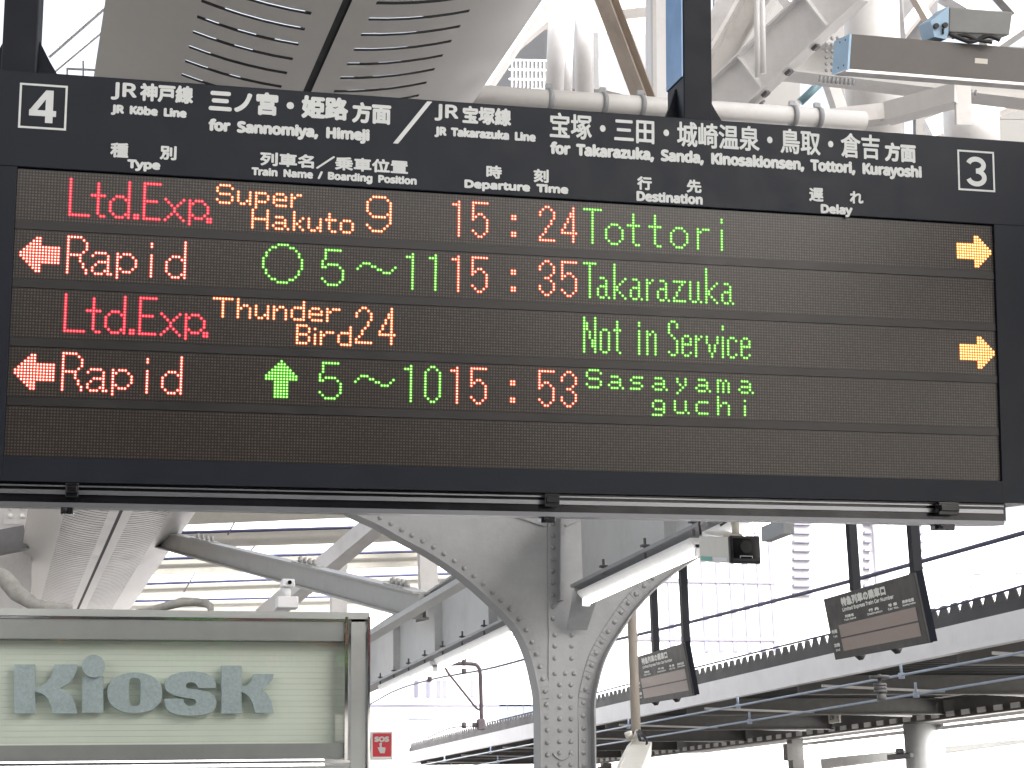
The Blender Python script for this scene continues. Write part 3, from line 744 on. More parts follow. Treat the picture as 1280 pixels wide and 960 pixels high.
member('diagonal_brace', OFFWHITE, P(330, 772, D=39), P(482, 645, D=36), .40, .36, 'cream diagonal brace rising behind the grey strut to the arch', 'brace')
member('brace_post', OFFWHITE, P(423, 790, D=38), P(423, 695, D=38), .34, .34, 'short cream post standing behind the grey strut', 'post', up=(0, 1, 0))
member('arch_post', OFFWHITE, P(536, 760, D=28), P(534, 690, D=28), .30, .2, 'narrow cream post seen just inside the left arch', 'post', up=(0, 1, 0))
member('transverse_beam', GREYL, P(455, 800, D=20), P(588, 722, D=17.2), .16, .06, 'grey angle running back along the girder top, left of the arch', 'beam')

# left edge: riveted plates and dark beam next to the soffit
LC = thing('plated_column', 'pale riveted column at the left edge beside the soffit', 'column', P(15, 700, D=37))
q = LC.location; mb = MB()
mb.bar(P(20, 800, D=37) - q, P(16, 560, D=37) - q, .7, .6, (0, 1, 0)); mb.build('column_shaft', OFFWHITE, LC)
mb = MB(); mb.prism([P(5, 630, D=36.5) - q, P(36, 630, D=36.5) - q, P(36, 655, D=36.5) - q, P(5, 655, D=36.5) - q], (0, .03, 0))
for x in (13, 28):
    for y in (635, 645): mb.dome(P(x, y, D=36.48) - q, (0, -1, 0), .06, 8)
mb.build('rivet_plate', OFFWHITE, LC)
member('side_beam', GREYD, P(-60, 690, D=35.5), P(33, 672, D=35.8), .3, .50, 'dark grey beam butting the plated column at the left edge', 'beam')

# ================================================================== KIOSK
YK = 10.8
K = thing('kiosk', 'glazed station kiosk with a chrome frame and big raised Kiosk letters', 'kiosk', P(230, 950, Y=YK))
q = K.location
def pk(x, y, dy=0.0): return P(x, y, Y=YK) + Vector((0, dy, 0)) - q
def krect(x0, y0, x1, y1, d0, d1, name, m, bev=0.0, par=None):
    a, b = pk(x0, y1), pk(x1, y0)
    mb = MB(); mb.rng(a.x, b.x, d0, d1, a.z, b.z); return mb.build(name, m, par or K, bevel=bev)
KGREY = mat('kiosk_frame_grey', (0.25, 0.265, 0.255), 0.35, metal=.3, var=.06, scale=6)
KSILV = mat('kiosk_post_silver', (0.42, 0.44, 0.43), 0.3, metal=.5, var=.05, scale=6)
KPAN = mat('kiosk_sign_panel', (0.79, 0.83, 0.74), 0.5, var=.04, scale=3)
KLET = mat('kiosk_letter_bluegrey', (0.43, 0.50, 0.53), 0.45, var=.20, scale=70)
krect(-160, 766.3, 461, 768, -.03, 1.9, 'roof_slab', KSILV)
krect(-160, 768.2, 461, 771.5, -.02, .02, 'top_rail', CHROME)
krect(-160, 772, 430, 797, -.012, .104, 'upper_frame', KGREY)
krect(-160, 929, 430, 953, -.012, .104, 'lower_frame', KGREY)
krect(-160, 953.5, 436, 956.5, -.05, .02, 'lower_rail', CHROME)
krect(-160, 957, 436, 1320, -.01, .1, 'lower_panel', KSILV)
krect(429.5, 772, 434.5, 952, -.035, .02, 'inner_trim', CHROME)
krect(435.5, 772, 456.5, 1320, -.02, .14, 'corner_post', KSILV)
krect(457, 771.9, 461.5, 1320, -.045, .16, 'outer_trim', CHROME)
krect(456.9, 785, 461, 1320, .165, 1.9, 'side_panel', KSILV)
# sign panel with fine horizontal slats
mb = MB(); a, b = pk(-160, 937), pk(434.5, 790); n = 20; h = (b.z - a.z) / n
for k in range(n):
    z = a.z + h * k
    mb.prism([(a.x, .1118, z), (a.x, .1105, z + h * .08), (a.x, .1109, z + h * .99), (a.x, .126, z + h * .99), (a.x, .126, z)], (b.x - a.x, 0, 0))
mb.build('sign_panel', KPAN, K)
mb = MB(); mb.rng(a.x, b.x, .13, .16, a.z, b.z); mb.build('sign_backing', KPAN, K)
krect(-160, 797.5, 429, 930.5, -.004, .002, 'glass_pane', glass('kiosk_glass', (.975, .99, .98)))
def zl(pts): return [(x / 2.667, 600 + y / 2.667) for x, y in pts]
def zr(pts): return [(240 + x / 2.667, 600 + y / 2.667) for x, y in pts]
def ell(cx, cy, rx, ry, n=28, e=1.0, a0=0): return [(cx + rx * math.copysign(abs(math.cos(2 * math.pi * k / n + a0)) ** e, math.cos(2 * math.pi * k / n + a0)), cy + ry * math.copysign(abs(math.sin(2 * math.pi * k / n + a0)) ** e, math.sin(2 * math.pi * k / n + a0))) for k in range(n)]
def kletter(pts, hole=None, d=.04, z0=.035):
    mb = MB(); A = [pk(*p, dy=z0) for p in pts]
    if hole:
        Hh = [pk(*p, dy=z0) for p in hole]; n = len(A); e = Vector((0, d, 0))
        va = [mb.bm.verts.new(v) for v in A]; vh = [mb.bm.verts.new(v) for v in Hh]; wa = [mb.bm.verts.new(v + e) for v in A]; wh = [mb.bm.verts.new(v + e) for v in Hh]
        for k in range(n):
            j = (k + 1) % n
            for f in ((va[k], va[j], vh[j], vh[k]), (wa[k], wh[k], wh[j], wa[j]), (va[k], wa[k], wa[j], va[j]), (vh[k], vh[j], wh[j], wh[k])): mb.bm.faces.new(f)
    else: mb.prism(A, (0, d, 0))
    return mb.build('kiosk_letter', KLET, K)
kletter(zl([(47, 613), (117, 613), (117, 690), (140, 684), (160, 668), (174, 645), (182, 613), (258, 613), (256, 636), (245, 658), (228, 677), (200, 692), (222, 703), (240, 722), (252, 748), (257, 777), (175, 777), (171, 752), (160, 728), (143, 712), (117, 703), (117, 777), (47, 777)]))
kletter(zl([(275, 652), (345, 652), (345, 775), (275, 775)]))
kletter(zl(ell(312, 620, 38, 38)), d=.03, z0=.003)
kletter(zl(ell(450, 708, 92, 68, 32, .9)), zl(ell(450, 705, 20, 47, 32, .55)))
kletter(zl([(722, 692), (662, 692), (657, 680), (647, 672), (633, 672), (622, 679), (620, 687), (628, 694), (660, 697), (695, 705), (716, 720), (725, 740), (719, 759), (703, 774), (670, 783), (630, 785), (590, 781), (565, 771), (552, 754), (548, 728), (612, 728), (616, 742), (626, 751), (640, 752), (652, 746), (655, 737), (648, 729), (610, 723), (578, 715), (556, 701), (549, 682), (555, 663), (573, 648), (605, 639), (645, 636), (685, 641), (710, 654), (720, 671)]))
kletter(zr([(100, 617), (167, 617), (167, 688), (185, 683), (200, 668), (209, 645), (275, 645), (270, 664), (255, 683), (232, 697), (252, 711), (266, 735), (275, 775), (212, 775), (207, 750), (196, 727), (182, 712), (167, 705), (167, 777), (100, 777)]))

# things lying on the kiosk roof
def hose(name, pts, r, label):
    mb = MB(); mb.tube([P(x, y, D=D) for x, y, D in pts], r, 12)
    return tag(mb.build(name, HOSE), label, 'hose', 'wrapped hoses on the kiosk roof')
hose('wrapped_hose', [(-40, 700, 11.9), (5, 722, 11.8), (22, 742, 11.7), (45, 757, 11.6), (90, 762, 11.6)], [.05, .06, .06, .045, .03], 'beige wrapped hose drooping onto the kiosk roof at the left edge')
hose('wrapped_hose', [(160, 766, 11.6), (185, 763, 11.5), (210, 757, 11.5), (228, 752.5, 11.5), (245, 752.5, 11.5), (257, 754, 11.45), (263, 758, 11.42), (264, 765, 11.4)], [.012, .022, .03, .032, .028, .030, .026, .018], 'beige wrapped hose with a bent end on the middle of the kiosk roof')
WC = thing('roof_camera', 'small white camera with a lens on a box on the kiosk roof', 'camera', P(358, 762, D=11.5)); q2 = WC.location
mb = MB(); mb.rng(-.07, .075, -.06, .06, .005, .085); mb.build('base_box', WHITE, WC, bevel=.008)
mb = MB(); mb.tube([(0, 0, .085), (.0, 0, .15)], .03, 10); mb.build('neck', WHITE, WC)
mb = MB(); mb.rng(-.04, .05, -.06, .06, .15, .205); mb.build('camera_head', WHITE, WC, bevel=.01)
mb = MB(); mb.tube([(.012, -.061, .178), (.012, -.072, .178)], .014, 12); mb.build('lens', CCTVK, WC)

# SOS sign on the kiosk side
SG = thing('sos_sign', 'small red SOS sign with a pressing hand beside the kiosk frame', 'sign', P(477, 932, Y=YK + .5)); q3 = SG.location
def ps(x, y, dy=0.0): return P(x, y, Y=YK + .5) + Vector((0, dy, 0)) - q3
a, b = ps(463.5, 950), ps(491, 914); mb = MB(); mb.rng(a.x, b.x, 0, .03, a.z, b.z); mb.rng(a.x - .06, a.x - .001, .008, .022, -.05, .05); mb.build('sign_board', WHITE, SG, bevel=.004)
a, b = ps(465.8, 946), ps(489, 916.5); mb = MB(); mb.face([(a.x, -.001, a.z), (b.x, -.001, a.z), (b.x, -.001, b.z), (a.x, -.001, b.z)]); mb.build('red_field', RED, SG)
a, b = ps(467.8, 927.5), ps(486.5, 920.5); lettering('sign_lettering', SG, 'SOS', Vector((a.x, -.0015, a.z)), EX, EZ, EN, b.x - a.x, b.z - a.z, .004)
mb = MB(); mb.face([ps(455 + x / 16, 900 + y / 16, -.002) for x, y in ((270, 545), (315, 550), (312, 510), (300, 475), (330, 450), (360, 455), (355, 500), (350, 540), (425, 550), (430, 580), (412, 665), (320, 665), (300, 620))]); mb.build('hand_pictogram', LETTER, SG)

# ================================================================== SECURITY CAMERAS
CC = thing('security_camera', 'cream box security camera with a black front below the board', 'security camera', P(905, 690, D=7.6), 'box security cameras'); q = CC.location
AX = (Vector((.995, .10, 0)).normalized(), Vector((-.10, .995, 0)).normalized(), Vector((0, 0, 1)))
ca, cb_ = P(908, 706, D=7.5) - q, P(952, 669, D=7.5) - q
f0, f1 = ca.x, cb_.x; z0, z1 = ca.z, cb_.z
mb = MB()
bk = P(874, 686, D=8.1) - q; ctr = (ca + cb_) / 2
back = [bk + Vector((0, 0, -.062)), bk + Vector((.15, 0, -.062)), bk + Vector((.15, 0, .062)), bk + Vector((0, 0, .062))]
front = [Vector((f0 + .003, ctr.y + .012, z0 + .004)), Vector((f1 - .003, ctr.y + .012, z0 + .004)), Vector((f1 - .003, ctr.y + .012, z1 - .004)), Vector((f0 + .003, ctr.y + .012, z1 - .004))]
va = [mb.bm.verts.new(v) for v in front]; vb = [mb.bm.verts.new(v) for v in back]
mb.bm.faces.new(va); mb.bm.faces.new(vb)
for k in range(4): mb.bm.faces.new((va[k], va[(k + 1) % 4], vb[(k + 1) % 4], vb[k]))
mb.build('housing', CCTVW, CC, bevel=.006)
CB = mat('camera_bezel_grey', (.03, .03, .034), .4, spec=.3)
mb = MB(); mb.rng(f0, f1, ctr.y - .02, ctr.y + .0115, z0, z1); mb.build('front_bezel', CB, CC, bevel=.010)
mb = MB(); mb.rng(f0 + .014, f1 - .012, ctr.y - .022, ctr.y - .0205, z0 + .022, z1 - .014); gp = mb.build('front_glass', CCTVK, CC)
mb = MB(); mb.tube([Vector(((f0 + f1) / 2, ctr.y - .0225, (z0 + z1) / 2 + .01)), Vector(((f0 + f1) / 2, ctr.y - .026, (z0 + z1) / 2 + .01))], .028, 20); mb.build('lens_ring', mat('lens_dark_green', (.010, .016, .015), .2, spec=.3), gp)
mb = MB(); xm = (f0 + f1) / 2
mb.rng(xm - .03, xm + .03, ctr.y - .0245, ctr.y - .0225, z0 + .030, z0 + .033); mb.rng(xm - .03, xm - .027, ctr.y - .0245, ctr.y - .0225, z0 + .022, z0 + .030); mb.rng(xm + .027, xm + .03, ctr.y - .0245, ctr.y - .0225, z0 + .022, z0 + .030)
mb.build('front_latch', ALU, gp)
def side_pt(s, t, out=.002):      # on the housing's left flank: s 0 back..1 front, t 0 bottom..1 top
    lo = back[0].lerp(front[0], s); hi = back[3].lerp(front[3], s); p = lo.lerp(hi, t); nrm = (front[0] - back[0]).cross(Vector((0, 0, 1))).normalized()
    if nrm.x > 0: nrm = -nrm
    return p + nrm * out
mb = MB(); mb.face([side_pt(.06, .04), side_pt(.46, .04), side_pt(.46, .22), side_pt(.06, .22)]); mb.build('teal_stripe', TEAL, CC)
mb = MB(); mb.face([side_pt(.5, .06), side_pt(.96, .06), side_pt(.96, .20), side_pt(.5, .20)]); mb.build('maker_label', WHITE, CC)
mb = MB(); mb.bar(bk + Vector((.06, -.05, .075)), ctr + Vector((0, .12, .085)), .09, .014); mb.tube([P(918, 655, D=7.7) - q, P(916, 640, D=7.8) - q, P(915, 600, D=7.9) - q], [.016, .012, .012], 10)
mb.tube([P(920, 668, D=7.7) - q, P(919, 652, D=7.7) - q], [.02, .016], 10); mb.build('mount_arm', CCTVW, CC)
mb = MB()
mb.tube([P(876, 668, D=8) - q, P(874, 655, D=8) - q, P(878, 640, D=8.1) - q, P(884, 620, D=8.2) - q], .006, 8)
mb.tube([P(900, 657, D=8) - q, P(908, 652, D=8) - q, P(910, 640, D=8) - q, P(909, 620, D=8) - q], .006, 8)
mb.build('cable', BLACKR, CC)
member('girder_bracket', GREYP, P(958, 668, D=9.4), P(986, 657, D=9.1), .06, .085, 'grey steel bracket right of the near security camera', 'bracket')

C2 = thing('security_camera', 'cream security camera tilted down at the foot of the white pole', 'security camera', P(797, 912, D=17.0), 'box security cameras'); q = C2.location
def p2(x, y, D=12.0): return P(x, y, D=17.0 + (D - 12) * 1.42) - q
mb = MB(); Fq = [p2(791, 928, 11.7), p2(815, 928, 11.7), p2(813, 946, 11.65), p2(792, 946, 11.65)]; Bq = [p2(790, 945, 11.2), p2(784, 964, 11.0), p2(772, 956, 11.2)]
top = [p2(790, 927, 11.9), p2(815, 927, 11.8), p2(814, 946, 11.7), p2(792, 946, 11.7)]
ext = p2(775, 985, 10.7) - p2(792, 946, 11.7)
mb.prism(top, ext); mb.prism([p2(790, 925.5, 11.9), p2(791.2, 947, 11.69), p2(778, 952, 11.69), p2(773, 953, 11.8), p2(784, 932, 11.95)], ext * .9)
mb.build('housing', CCTVW, C2, bevel=.006)
mb = MB(); mb.prism([p2(796.5, 936, 11.68), p2(809.5, 935.5, 11.68), p2(809.5, 939, 11.67), p2(796.5, 939.5, 11.67)], (0, -.003, 0)); mb.build('maker_label', mat('faded_label', (.35, .30, .30), .5), C2)
mb = MB(); mb.tube([p2(797, 915), p2(794, 926, 11.85)], .032, 8); mb.tube([p2(785, 915), p2(788, 924)], .042, 8); mb.build('tilt_bracket', CCTVW, C2)
mb = MB(); mb.tube([p2(799, 913, 11.9), p2(804, 920, 11.8), p2(809, 926, 11.75), p2(808, 933, 11.7)], .013, 8); mb.tube([p2(797, 915, 11.9), p2(800, 925, 11.75)], .016, 8); mb.build('cable', BLACKR, C2)
mb = MB(); a, b = P(795, 914, D=17.2), P(781, 730, D=17.2); b = Vector((a.x, a.y, b.z + 2.2))
mb.tube([a, b], .05, 14); tag(mb.build('camera_pole', mat('pole_beige', (.52, .47, .41), .5, var=.06)), 'slim beige pole carrying the tilted security camera', 'pole')

# ================================================================== SMALL HANGING BOARDS
def small_board(TL, TR, BL, D0, D1, label, poles):
    a, b, c = P(*TL, D=D0), P(*TR, D=D1), P(*BL, D=D0 * .997)
    b.z = a.z + (b.z - a.z); U = (b - a); V = (c - a); wdt, hgt = U.length, V.length
    u = U.normalized(); v = (V - u * V.dot(u)).normalized(); n = u.cross(v).normalized()
    if n.dot(a - Vector((0, 0, CAMZ))) < 0: n = -n            # away from the viewer
    t = thing('platform_board', label, 'information board', a, 'small hanging platform boards')
    def q(s, r, d=0.0): return u * (s * wdt) + v * (r * hgt) + n * d
    mb = MB(); mb.prism([q(0, 0), q(1, 0), q(1, 1), q(0, 1)], n * .045); body = mb.build('board_case', NAVY_S, t, bevel=.006)
    mb = MB(); mb.prism([q(.93, -.02, .02), q(1.0, -.02, .02), q(1.0, .99, .02), q(.93, .99, .02)], n * .05 + u * .02); mb.build('end_cover', NAVY, t)
    for r0, r1 in ((.47, .665), (.69, .885)):
        mb = MB(); mb.face([q(.125, r1, -.003), q(.955, r1, -.003), q(.955, r0, -.003), q(.125, r0, -.003)]); mb.build('led_screen', SMALLLED, t)
    for body_, s0, s1, r0, r1, bold, cj in (('特急列車の乗車口', .205, .70, .055, .20, .006, 1), ('Limited Express Train Car Number', .205, .77, .215, .295, .003, 0),
        ('列車名', .22, .32, .335, .385, .003, 1), ('Train Name', .20, .34, .395, .43, .0015, 0), ('行 先', .49, .60, .335, .385, .003, 1), ('Destination', .47, .63, .395, .43, .0015, 0),
        ('号 車', .70, .79, .335, .385, .003, 1), ('Car No.', .69, .80, .395, .43, .0015, 0), ('乗車位置', .84, .955, .335, .385, .003, 1), ('Boarding Position', .84, .965, .395, .43, .0015, 0),
        ('先発', .025, .095, .52, .585, .003, 1), ('1st', .035, .085, .61, .65, .0015, 0), ('次発', .025, .095, .74, .805, .003, 1), ('2nd', .035, .085, .83, .87, .0015, 0)):
        lettering('board_lettering', body, body_, q(s0, r1, -.0015), u, -v, -n, (s1 - s0) * wdt, (r1 - r0) * hgt, bold, cjk=cj > 0)
    for s in poles:
        foot = q(s, .0, .05); mb = MB(); mb.bar(foot, foot + Vector((0, 0, 2.6)), .075, .075, (0, 1, 0)); mb.build('hanger_post', POST, t)
    mb = MB()
    for s in (.2, .6): mb.tube([q(s, 1.0, .08), q(s, 1.07, .08)], [.05, .02], 10)
    mb.build('glide_foot', BLACKR, t)
    return t
NAVY_S = mat('small_board_grey', (0.022, 0.021, 0.022), 0.6, var=.08, scale=9)
small_board((1029, 749), (1142, 716), (1041, 825), 15.2, 13.1, 'nearer small hanging board with two blank screens, before the far canopy', (.33, .97))
small_board((789, 823), (854, 804), (798, 881), 19.9, 17.5, 'farther small hanging board beside the slim beige camera pole', (.42, .97))

# ================================================================== OPPOSITE CANOPY
CA = thing('platform_canopy', 'long dark canopy of the opposite platform with a toothed edge and white gutter', 'canopy', (11.4, 18, CAMZ + 2.07))
def ln(y): return 0.0
Y0, Y1 = -10.0, 41.5           # along the canopy, relative
mb = MB(); mb.rng(0, .02, Y0, Y1, .37, .53)
y = Y0
while y < Y1 - .2:
    mb.prism([(0, y, .531), (0, y + .30, .531), (0, y + .22, .68), (0, y + .08, .68)], (.02, 0, 0)); y += .302
mb.build('roof_edge', CANOPY, CA)
mb = MB(); mb.rng(-.12, .02, Y0, Y1, 0, .365); mb.build('gutter', WHITE, CA)
mb = MB()
mb.rng(.025, 5.4, Y0, Y1, .25, .29); mb.rng(5.41, 11, Y0, Y1, .25, .29)
y = Y0
while y < Y1: mb.rng(.03, 5.3, y, y + .10, .19, .248); y += .30
mb.build('roof_underside', CANOPY, CA)
for k in range(10):
    mb = MB(); mb.hbeam((.03, Y0 + 2 + 5.3 * k, .02), (5.5, Y0 + 2 + 5.3 * k, .02), .32, .16)
    mb.build('cross_beam', mat('canopy_grey_steel', (.14, .135, .13), .55, var=.15), CA)
mb = MB(); mb.hbeam((5.65, Y0, -.02), (5.65, Y1, -.02), .42, .22)
y = Y0
while y < Y1: mb.box((5.50, y, -.14), .02, .32, .10, mi=1); y += .62
mb.build('eaves_beam', [MATS['canopy_grey_steel'], OFFWHITE], CA)
for k in range(9):
    ya = Y0 + 3 + 5.3 * k
    mb = MB(); mb.bar((.1, ya + 3.5, -.06), (5.2, ya + 5.1, -.12), .04, .04); mb.build('tie_rod', OFFWHITE, CA)
    mb = MB(); mb.bar((1.6, ya + 1.2, .18), (1.6, ya + 1.2, -.35), .03, .03); mb.build('drop_rod', OFFWHITE, CA)
for x, z, r in ((-.35, -.20, .018), (-.15, -.46, .018)):
    mb = MB(); mb.tube([(x, Y0, z), (x, Y1, z)], r, 8)
    y = Y0 + 1.3
    while y < Y1: mb.tube([(x, y, z + .03), (x, y, z + .16)], .02, 6); mb.tube([(x, y, z - .05), (x, y, z + .03)], .045, 8); y += 6.1
    mb.build('conduit_pipe', mat('pale_blue_pipe', (.42, .50, .62), .4), CA)
for k, (yy) in enumerate((21.0, 5.0, 36.5)):
    mb = MB(); mb.rng(5.5, 5.8, yy - .15, yy + .15, -4.9, -.24); mb.rng(5.35, 5.48, yy - .2, yy + .05, -.75, -.35); mb.build('canopy_post', MATS['canopy_grey_steel'], CA)
mb = MB(); a = P(1140, 935, X=17) - CA.location; mb.tube([(5.9, a.y, -4.9), (5.9, a.y, -.24)], .42, 20); mb.build('round_post', WHITE, CA)
# end face of the canopy at its far left end
mb = MB(); mb.rng(-.12, 5.5, Y1 + .005, Y1 + .06, 0, .53); mb.build('end_panel', GREYP, CA)
PL = thing('platform_number_plate', 'small cream hanging plate reading 2w 1 under the far canopy', 'sign', P(1043, 895, X=16.2)); q = PL.location
mb = MB(); mb.rng(-.02, .02, -.28, .28, -.15, .15); mb.build('plate', CCTVW, PL)
lettering('plate_lettering', PL, '2w  1', Vector((-.022, .2, -.08)), Vector((0, -1, 0)), EZ, Vector((-1, 0, 0)), .4, .15, .004, m=GREYD)
mb = MB(); mb.tube([(0, .2, .15), (0, .2, .5)], .015, 6); mb.tube([(0, -.2, .15), (0, -.2, .5)], .015, 6); mb.build('hanger_rod', GREYD, PL)
TUBE2 = emit('platform_light_strip', (1.0, .99, .95), 3.0)
def strip_lamp(x, y0, y1, z, label):
    t = thing('strip_light', label, 'lamp', (x, (y0 + y1) / 2, z), 'strip lights below the far canopy'); h = (y1 - y0) / 2
    mb = MB(); mb.rng(-.12, .12, -h, h, .02, .10); mb.build('housing', WHITE, t)
    mb = MB(); mb.rng(-.10, .10, -h + .02, h - .02, -.30, .018); mb.build('diffuser', TUBE2, t)
strip_lamp(17.5, 28.0, 39.5, CAMZ + 1.66, 'long lit strip light right of the far canopy post')
strip_lamp(17.5, 14.0, 27.6, CAMZ + 1.66, 'lit strip light below the canopy at the right picture edge')
strip_lamp(20.5, 20.0, 34.0, CAMZ + 1.35, 'lower lit strip light deep under the far canopy')
member('lamp_trough', OFFWHITE, P(1030, 955, X=19.5), P(1330, 914, X=19.5), .18, .26, 'cream trough beam running below the far strip light', 'beam')
CL = thing('platform_speaker', 'flat dark speaker bar hanging below the far strip light', 'speaker', P(1125, 945, X=16.8)); 
mb = MB(); mb.rng(-.05, .05, -.52, .52, -.06, .05); mb.build('speaker_bar', GREYD, CL, bevel=.02)
mb = MB(); mb.rng(-.04, .04, -.14, .14, .052, .16); mb.build('speaker_mount', GREYD, CL, bevel=.02)

# ================================================================== OVERHEAD LINE
def wire(name, pts, X, r, label, m=WIRE):
    mb = MB(); mb.tube([P(x, y, X=X) for x, y in smooth_line(pts, 6)], r, 6)
    return tag(mb.build(name, m), label, 'wire', 'overhead line wires')
wire('messenger_wire', [(430, 895), (463, 880), (497, 862), (545, 848), (610, 836), (680, 818), (759, 802), (865, 777), (1060, 727), (1262, 671), (1330, 651)], 8.0, .022, 'dark blue messenger wire crossing from the kiosk to the right edge')
wire('contact_wire', [(602, 905), (672, 888), (760, 862), (871, 834), (1036, 793), (1164, 764), (1300, 726)], 8.6, .012, 'thin dark contact wire running just above the toothed canopy edge')
wire('feeder_wire', [(535, 922), (560, 911), (580, 908), (600, 908)], 8.6, .016, 'short curved wire running left from the bracket clamp')
BR = thing('catenary_bracket', 'brown tubular overhead line bracket seen through the left arch', 'bracket', P(602, 905, D=34)); q = BR.location
def pb(x, y): return P(x, y, D=34) - q
mb = MB(); mb.tube([pb(x, y) for x, y in smooth_line([(548, 832), (560, 830), (590, 830), (597, 833), (600, 840), (601, 860), (602, 905)], 4)], .042, 10); mb.build('bracket_arm', RUST, BR)
mb = MB(); mb.tube([pb(556, 834), pb(560, 841), pb(596, 886), pb(602, 888)], .025, 8); mb.build('brace_rod', RUST, BR)
mb = MB(); mb.rng(-.09, .06, -.08, .08, -.12, .1); mb.tube([pb(590, 906), pb(600, 906)], .05, 10); mb.build('clamp_block', RUST, BR, bevel=.02)
for x, y, y2 in ((580, 822, 832), (580, 836, 842), (537, 846, 852), (580, 903, 910)):
    mb = MB(); mb.tube([pb(x, y), pb(x, y2)], .05, 8); mb.build('insulator', RUST, BR)

for (x, y0, y1, D, lab) in ((841, 823, 849, 21, 'dark ribbed insulator under the farther small hanging board'), (1101, 842, 870, 18, 'dark insulator on the pipes below the nearer small hanging board')):
    mb = MB(); a, b = P(x, y0, D=D), P(x, y1, D=D); a.x = b.x; a.y = b.y; mb.tube([b, a], .022, 8); h = (a - b).length
    for k in (.15, .3, .45, .8): mb.tube([b + Vector((0, 0, h * k)), b + Vector((0, 0, h * k + .03))], .07 if k < .7 else .11, 12)
    mb.tube([b + Vector((0, -.02, -.05)), b + Vector((0, -.02, .02))], .05, 10)
    tag(mb.build('insulator', GREYD), lab, 'insulator', 'insulators near the far canopy')

# ================================================================== BUILDING BEHIND
FB = thing('office_building', 'pale panelled office building behind the far canopy', 'building', (36, 82, 0))
mb = MB(); mb.rng(-40, 40, 0, 14, -1, 17); mb.build('wall', FACADE, FB)
mb = MB()
def fx(px, py): p = P(px, py, Y=82); return p.x - 36, p.z
for y_ in (725, 798):
    x0, z = fx(790, y_); x1, _ = fx(968, y_); mb.rng(x0, x1, -.10, -.003, z - .10, z + .10)
for px in (812, 833, 851, 875, 893, 910, 927, 944, 960):
    x, z1 = fx(px, 640); _, z0 = fx(px, 815); mb.rng(x - .13, x + .13, -.08, -.004, z0, z1)
x0, z = fx(460, 882); x1, _ = fx(760, 882); mb.rng(x0, x1, -.06, -.003, z - .05, z + .05)
for px in (520, 535, 548, 556, 590): x, z1 = fx(px, 850); _, z0 = fx(px, 872); mb.rng(x - .1, x + .1, -.05, -.004, z0, z1)
mb.build('facade_joint', FACLINE, FB)
def win(x0, y0, x1, y1, m=FACWIN):
    a0, b0 = fx(x0, y1); a1, b1 = fx(x1, y0); mb = MB(); mb.rng(a0, a1, -.06, -.002, b0, b1); mb.build('window', m, FB)
PALEWIN = mat('pale_window', (.16, .19, .26), .25, spec=.3)
for k in range(5): win(624 + 10.2 * k, 881, 633 + 10.2 * k, 903, PALEWIN)
win(510, 897.5, 543, 899.5, PALEWIN)
for x, y in ((1217, 708), (1212, 724), (1176, 735), (1268, 707)): win(x, y, x + 8, y + 10, PALEWIN)
# ribbed towers of the building
for x0, x1 in ((990, 1012), (1078, 1087), (1144, 1152)):
    mb = MB()
    for k in range(12):
        a0, b0 = fx(x0, 745 - 11 * k); a1, _ = fx(x1, 745 - 11 * k); mb.rng(a0, a1, -.3, -.002, b0, b0 + .14)
    mb.build('louvre', FACLINE, FB)
for x0, x1 in ((1098, 1118),):
    a0, b0 = fx(x0, 800); a1, b1 = fx(x1, 600); mb = MB(); mb.tube([((a0 + a1) / 2, -.4, b0), ((a0 + a1) / 2, -.4, b1)], (a1 - a0) / 2, 18); mb.build('pilaster', FACADE, FB)

# ================================================================== WHITE STEELWORK, UPPER RIGHT
G_ = 'white steel members of the station frame'
def tubem(name, m, pts, r, label, cat, group=G_):
    mb = MB(); mb.tube([P(*p[:2], D=p[2]) for p in pts], r, 24); return tag(mb.build(name, m), label, cat, group)
# round pipe lying behind the board's top edge
PI = thing('drain_pipe', 'thick pale pipe with flange clamps just above the board top edge', 'pipe', P(700, 125, D=20)); q = PI.location
a, b = P(520, 113, D=19.6), P(1080, 151, D=21.2)
mb = MB(); mb.tube([a - q, b - q], .118, 24); mb.build('pipe_run', OFFWHITE, PI)
for px in (561, 677, 743, 790, 860, 985, 1018):
    s = (px - 520) / 560; c = a.lerp(b, s); d = (b - a).normalized()
    mb = MB(); mb.tube([c - d * .03 - q, c + d * .03 - q], .135, 24); mb.box(c - q + Vector((0, 0, .155)), .08, .05, .08); mb.build('flange_clamp', GREYP, PI)
tubem('steel_column', WHITE, [(700, -60, 40), (692, 140, 40)], .22, 'slender white tubular column left of a twin, behind the pipe', 'column')
tubem('steel_column', WHITE, [(728, -60, 39), (731, 150, 39)], .22, 'slender white tubular column between its twin and the beige brace', 'column')
tubem('steel_column', WHITE, [(712, -60, 40.5), (706, 145, 40.5)], .16, 'thin white tube standing between the twin columns', 'column')
SQ = member('steel_column', WHITE, P(826, 160, D=28), P(826, -80, D=28), .40, .40, 'square white column left of the black hanger post', 'column', G_, up=(0, 1, 0), kind='bar')
mb = MB(); mb.bar(P(818, 160, D=27.6), P(816, -80, D=27.6), .06, .1, (0, 1, 0)); mb.build('column_ridge', OFFWHITE, SQ)
member('edge_brace', WHITE, P(585, 140, D=44), P(700, -30, D=44), .30, .34, 'white diagonal brace along the right edge of the soffit', 'brace', G_)
member('diagonal_brace', BEIGE, P(815, 150, D=25), P(751, -20, D=25), .25, .24, 'beige H section diagonal brace right of the twin columns', 'brace', up=(1, .6, 0), kind='h')
